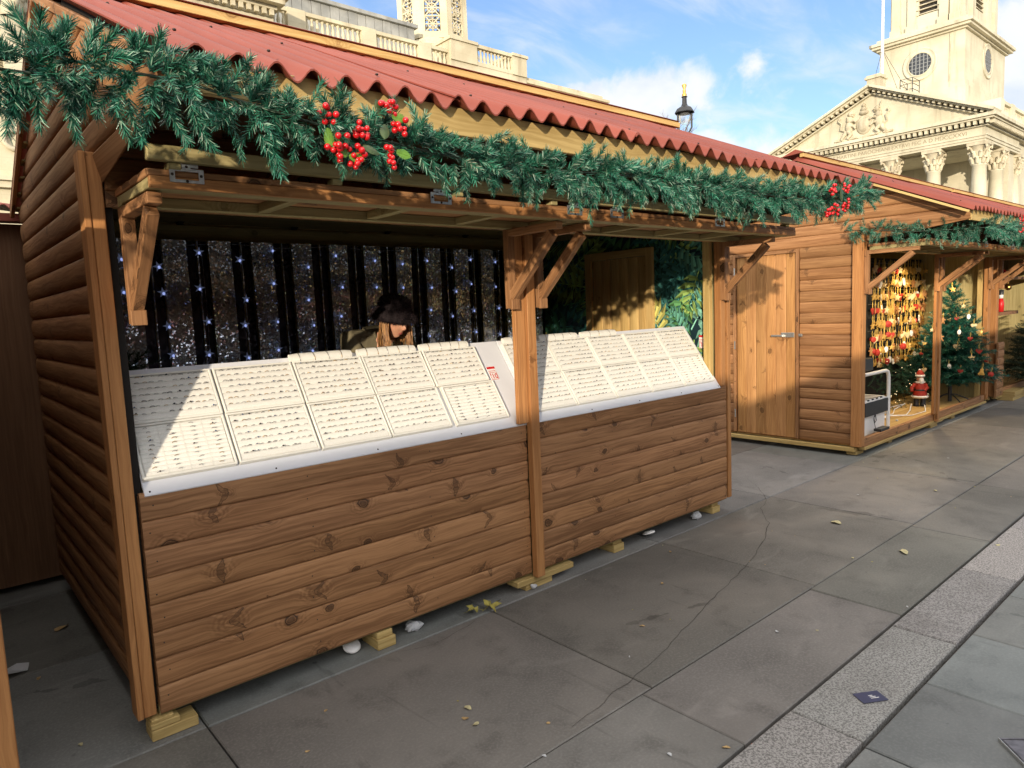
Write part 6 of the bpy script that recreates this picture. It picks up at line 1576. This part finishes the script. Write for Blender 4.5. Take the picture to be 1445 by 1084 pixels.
bxs('ceiling', M['church'], ch, ((92.6, 25.9, 17.6), (101.4, 46.8, 17.79)))
# porch wall with rusticated door surrounds
for yc in (28.9, 36.2, 43.4):
    b = MB()
    for s in (-1, 1):
        for k in range(16): b.box((101.2 - .14 * (k % 2), yc + s * 1.75 - .42, 2.2 + .62 * k), (101.49, yc + s * 1.75 + .42, 2.2 + .62 * k + .58), (1, 1, 1))
    b.box((101.0, yc - 2.4, 12.2), (101.49, yc + 2.4, 12.7), (1, 1, 1)); d = b.build('doorway', M['church'], ch)
    bxs('door_leaf', M['louvre'], d, ((101.3, yc - 1.3, 2.2), (101.45, yc + 1.3, 12)))
# side balustrade on the aisle roof
for a, c in ((101.5, 104.6), (106.0, 111.0), (112.3, 118), (119.3, 125)): baluster_bay(a, c, 25.6, 21.9, 24.0, ch, M['church'], 'x', .6, 8 if c - a > 4 else 6)
for q in (((100.0, 25.2, 20.51), (101.5, 30.5, 24.1)), ((104.6, 25.2, 20.51), (106, 26, 24.1)), ((111, 25.2, 20.51), (112.3, 26, 24.1)), ((118, 25.2, 20.51), (119.3, 26, 24.1))): bxs('balustrade_pier', M['church'], ch, q)
bxs('balustrade_base', M['church'], ch, ((101.5, 25.3, 20.51), (128, 25.9, 21.88)))
# tower
TX0, TX1, TY0, TY1 = 100.0, 116.6, 29.1, 38.9
tb = bxs('tower', M['church'], ch, ((TX0, TY0, 20), (TX1, TY1, 33.2)), ((TX0 - .25, TY0 - .25, 20), (TX1 + .25, TY1 + .25, 26.6)), ((TX0 - .12, TY0 - .12, 26.601), (TX1 + .12, TY1 + .12, 27.3)))
bxs('tower_cornice', M['church'], tb, ((TX0 - .3, TY0 - .3, 33.201), (TX1 + .3, TY1 + .3, 33.45)), ((TX0 - .75, TY0 - .75, 33.451), (TX1 + .75, TY1 + .75, 33.75)), ((TX0 - 1.0, TY0 - 1.0, 33.751), (TX1 + 1.0, TY1 + 1.0, 34.1)), ((TX0 - .3, TY0 - .3, 34.101), (TX1 + .3, TY1 + .3, 34.6)))
def round_window(c, r_, axis):
    X = Matrix.Translation(c) @ (Matrix.Rotation(-PI / 2, 4, 'Y') if axis == 'x' else Matrix.Rotation(PI / 2, 4, 'X'))
    if axis == 'x': X = X @ Matrix.Rotation(PI / 2, 4, 'Z')
    def lt(prof, name, mat, par, seg=40):
        b = MB(); b.lathe(prof, (0, 0, 0), seg); b.v = [tuple(X @ Vector(q)) for q in b.v]; return b.build(name, mat, par)
    w = lt([(.001, .05), (r_ + .02, .05)], 'round_window', M['glass'], tb)
    lt([(r_, .02), (r_, .14), (r_ + .12, .14), (r_ + .14, .10), (r_ * 1.36, .12), (r_ * 1.40, .16), (r_ * 1.5, .14), (r_ * 1.5, .01)], 'surround', M['church'], w)
    b = MB()
    for k in range(-2, 3):
        h = math.sqrt(max(.01, 1 - (k / 3) ** 2)) * r_; b.box((k * r_ / 3 - .05, -h, .06), (k * r_ / 3 + .05, h, .11), (1, 1, 1))
        b.box((-h, k * r_ / 3 - .03, .07), (h, k * r_ / 3 + .03, .10), (1, 1, 1))
    b.v = [tuple(X @ Vector(q)) for q in b.v]; b.build('glazing_bars', M['glassbar'], w)
round_window((TX0, 34.05, 30.35), 1.32, 'x'); round_window((108.9, TY0, 31.0), 1.45, 'y')
UX0, UX1, UY0, UY1 = 101.0, 115.6, 30.0, 38.0
b = MB()
for lo, hi in (((UX0, UY0, 34.601), (UX0 + .5, 32.45, 50)), ((UX0, 34.65, 34.601), (UX0 + .5, UY1, 50)), ((UX0, 32.45, 34.601), (UX0 + .5, 34.65, 36.6)), ((UX0 + .51, UY0, 34.601), (106.9, UY0 + .5, 50)), ((109.9, UY0, 34.601), (UX1, UY0 + .5, 50)), ((106.9, UY0, 34.601), (109.9, UY0 + .5, 37.4)), ((UX0 + .51, UY0 + .51, 34.601), (UX1, UY1, 50))): b.box(lo, hi, (1, 1, 1))
up = b.build('belfry', M['church'], tb)
b = MB()
for yc in (30.55, 31.75, 35.4, 37.3): b.box((UX0 - .3, yc - .5, 35.6), (UX0 - .001, yc + .5, 49), (1, 1, 1)); b.box((UX0 - .45, yc - .65, 34.601), (UX0 - .001, yc + .65, 35.59), (1, 1, 1))
for xc in (102.2, 105.2, 111.6, 114.4): b.box((xc - .6, UY0 - .3, 35.6), (xc + .6, UY0 - .001, 49), (1, 1, 1)); b.box((xc - .75, UY0 - .45, 34.601), (xc + .75, UY0 - .001, 35.59), (1, 1, 1))
for k in range(9):
    for yc in (32.25, 34.85): b.box((UX0 - .16 - .1 * (k % 2), yc - .22, 36.6 + .6 * k), (UX0 - .001, yc + .22, 37.15 + .6 * k), (1, 1, 1))
b.build('pilaster', M['church'], up)
b = MB()
for k in range(14): b.bar((UX0 + .12, 32.46, 36.75 + .55 * k), (UX0 + .12, 34.64, 36.75 + .55 * k), .34, .10); b.bar((106.95, UY0 + .14, 37.6 + .55 * k), (109.85, UY0 + .14, 37.6 + .55 * k), .34, .10)
b.build('louvres', M['church2'], up); bxs('louvre_void', M['louvre'], up, ((UX0 + .35, 32.46, 36.61), (UX0 + .49, 34.64, 46))); bxs('louvre_void', M['louvre'], up, ((106.91, UY0 + .35, 37.41), (109.89, UY0 + .49, 46)))
bxs('downpipe', M['church2'], tb, ((TX0 - .14, 30.6, 26.7), (TX0 - .01, 30.72, 33.1)))
bxs('chimney', M['church2'], ch, ((90.9, 35.3, 25.9), (92.6, 36.85, 27.55)), ((90.7, 35.1, 27.551), (92.8, 37.05, 27.8)), ((90.85, 35.25, 27.801), (92.65, 36.9, 28.0)))
b = MB()
for p in ((96, 34.9), (96, 33.5), (98.3, 34.9), (98.3, 33.5)): b.tube([(p[0], p[1], 25.6), (p[0], p[1], 27.9)], .05, 6)
for z in (26.6, 27.25, 27.9):
    b.tube([(98.3, 34.9, z), (96, 34.9, z), (96, 33.5, z), (98.3, 33.5, z)], .04, 6)
b.build('roof_railing', M['iron'], ch)
fp = empty('flagpole', (95.2, 36.0, 26), 'tall white flagpole standing on the church roof', 'flagpole')
b = MB(); b.lathe([(.20, 25.7), (.17, 35), (.12, 52)], (95.2, 36.75, 0), 10); b.build('pole', M['signwhite'], fp)
b = MB(); b.tube([(95.2, 36.75, 32), (99, 34.2, 25.4)], .025, 4); b.tube([(95.2, 36.75, 32), (98.6, 35.4, 25.4)], .025, 4); b.tube([(95.2, 36.75, 32), (93.2, 36.9, 27.9)], .025, 4); b.build('stay', M['iron'], fp)
# leafless tree whose top twigs show over the roofs
bt = empty('bare_tree', (40, 30.6, 0), 'leafless tree whose top twigs show over the red roof beside the lamp', 'tree'); b = MB(); tk = MB(); rt_ = random.Random(5)
tk.tube([(40, 30.6, 0), (40.1, 30.6, 4), (40, 30.7, 8)], [.3, .24, .18], 8)
def twig(p, d, L, r_, dep):
    q = p + d * L; b.tube([p, (p + q) / 2 + Vector((rt_.uniform(-.05, .05),) * 3) * L, q], [r_, r_ * .8, r_ * .6], 5, 0, (1, 1, 1), False)
    if dep == 0: return
    for k in range(3 if dep > 1 else 2):
        nd = (d + Vector((rt_.uniform(-.7, .7), rt_.uniform(-.7, .7), rt_.uniform(-.1, .45)))).normalized(); twig(p.lerp(q, .55 + .22 * k), nd, L * .66, r_ * .58, dep - 1)
for k in range(5): twig(Vector((40, 30.7, 7.6 + .1 * k)), Vector((math.cos(k * 1.3) * .5, math.sin(k * 1.3) * .5, 1)).normalized(), 3.0, .10, 5)
bk = mat_plain('grey_bark', (.16, .13, .11), .9); b.build('crown', bk, bt); tk.build('trunk', bk, bt)
bpy.context.view_layer.update()
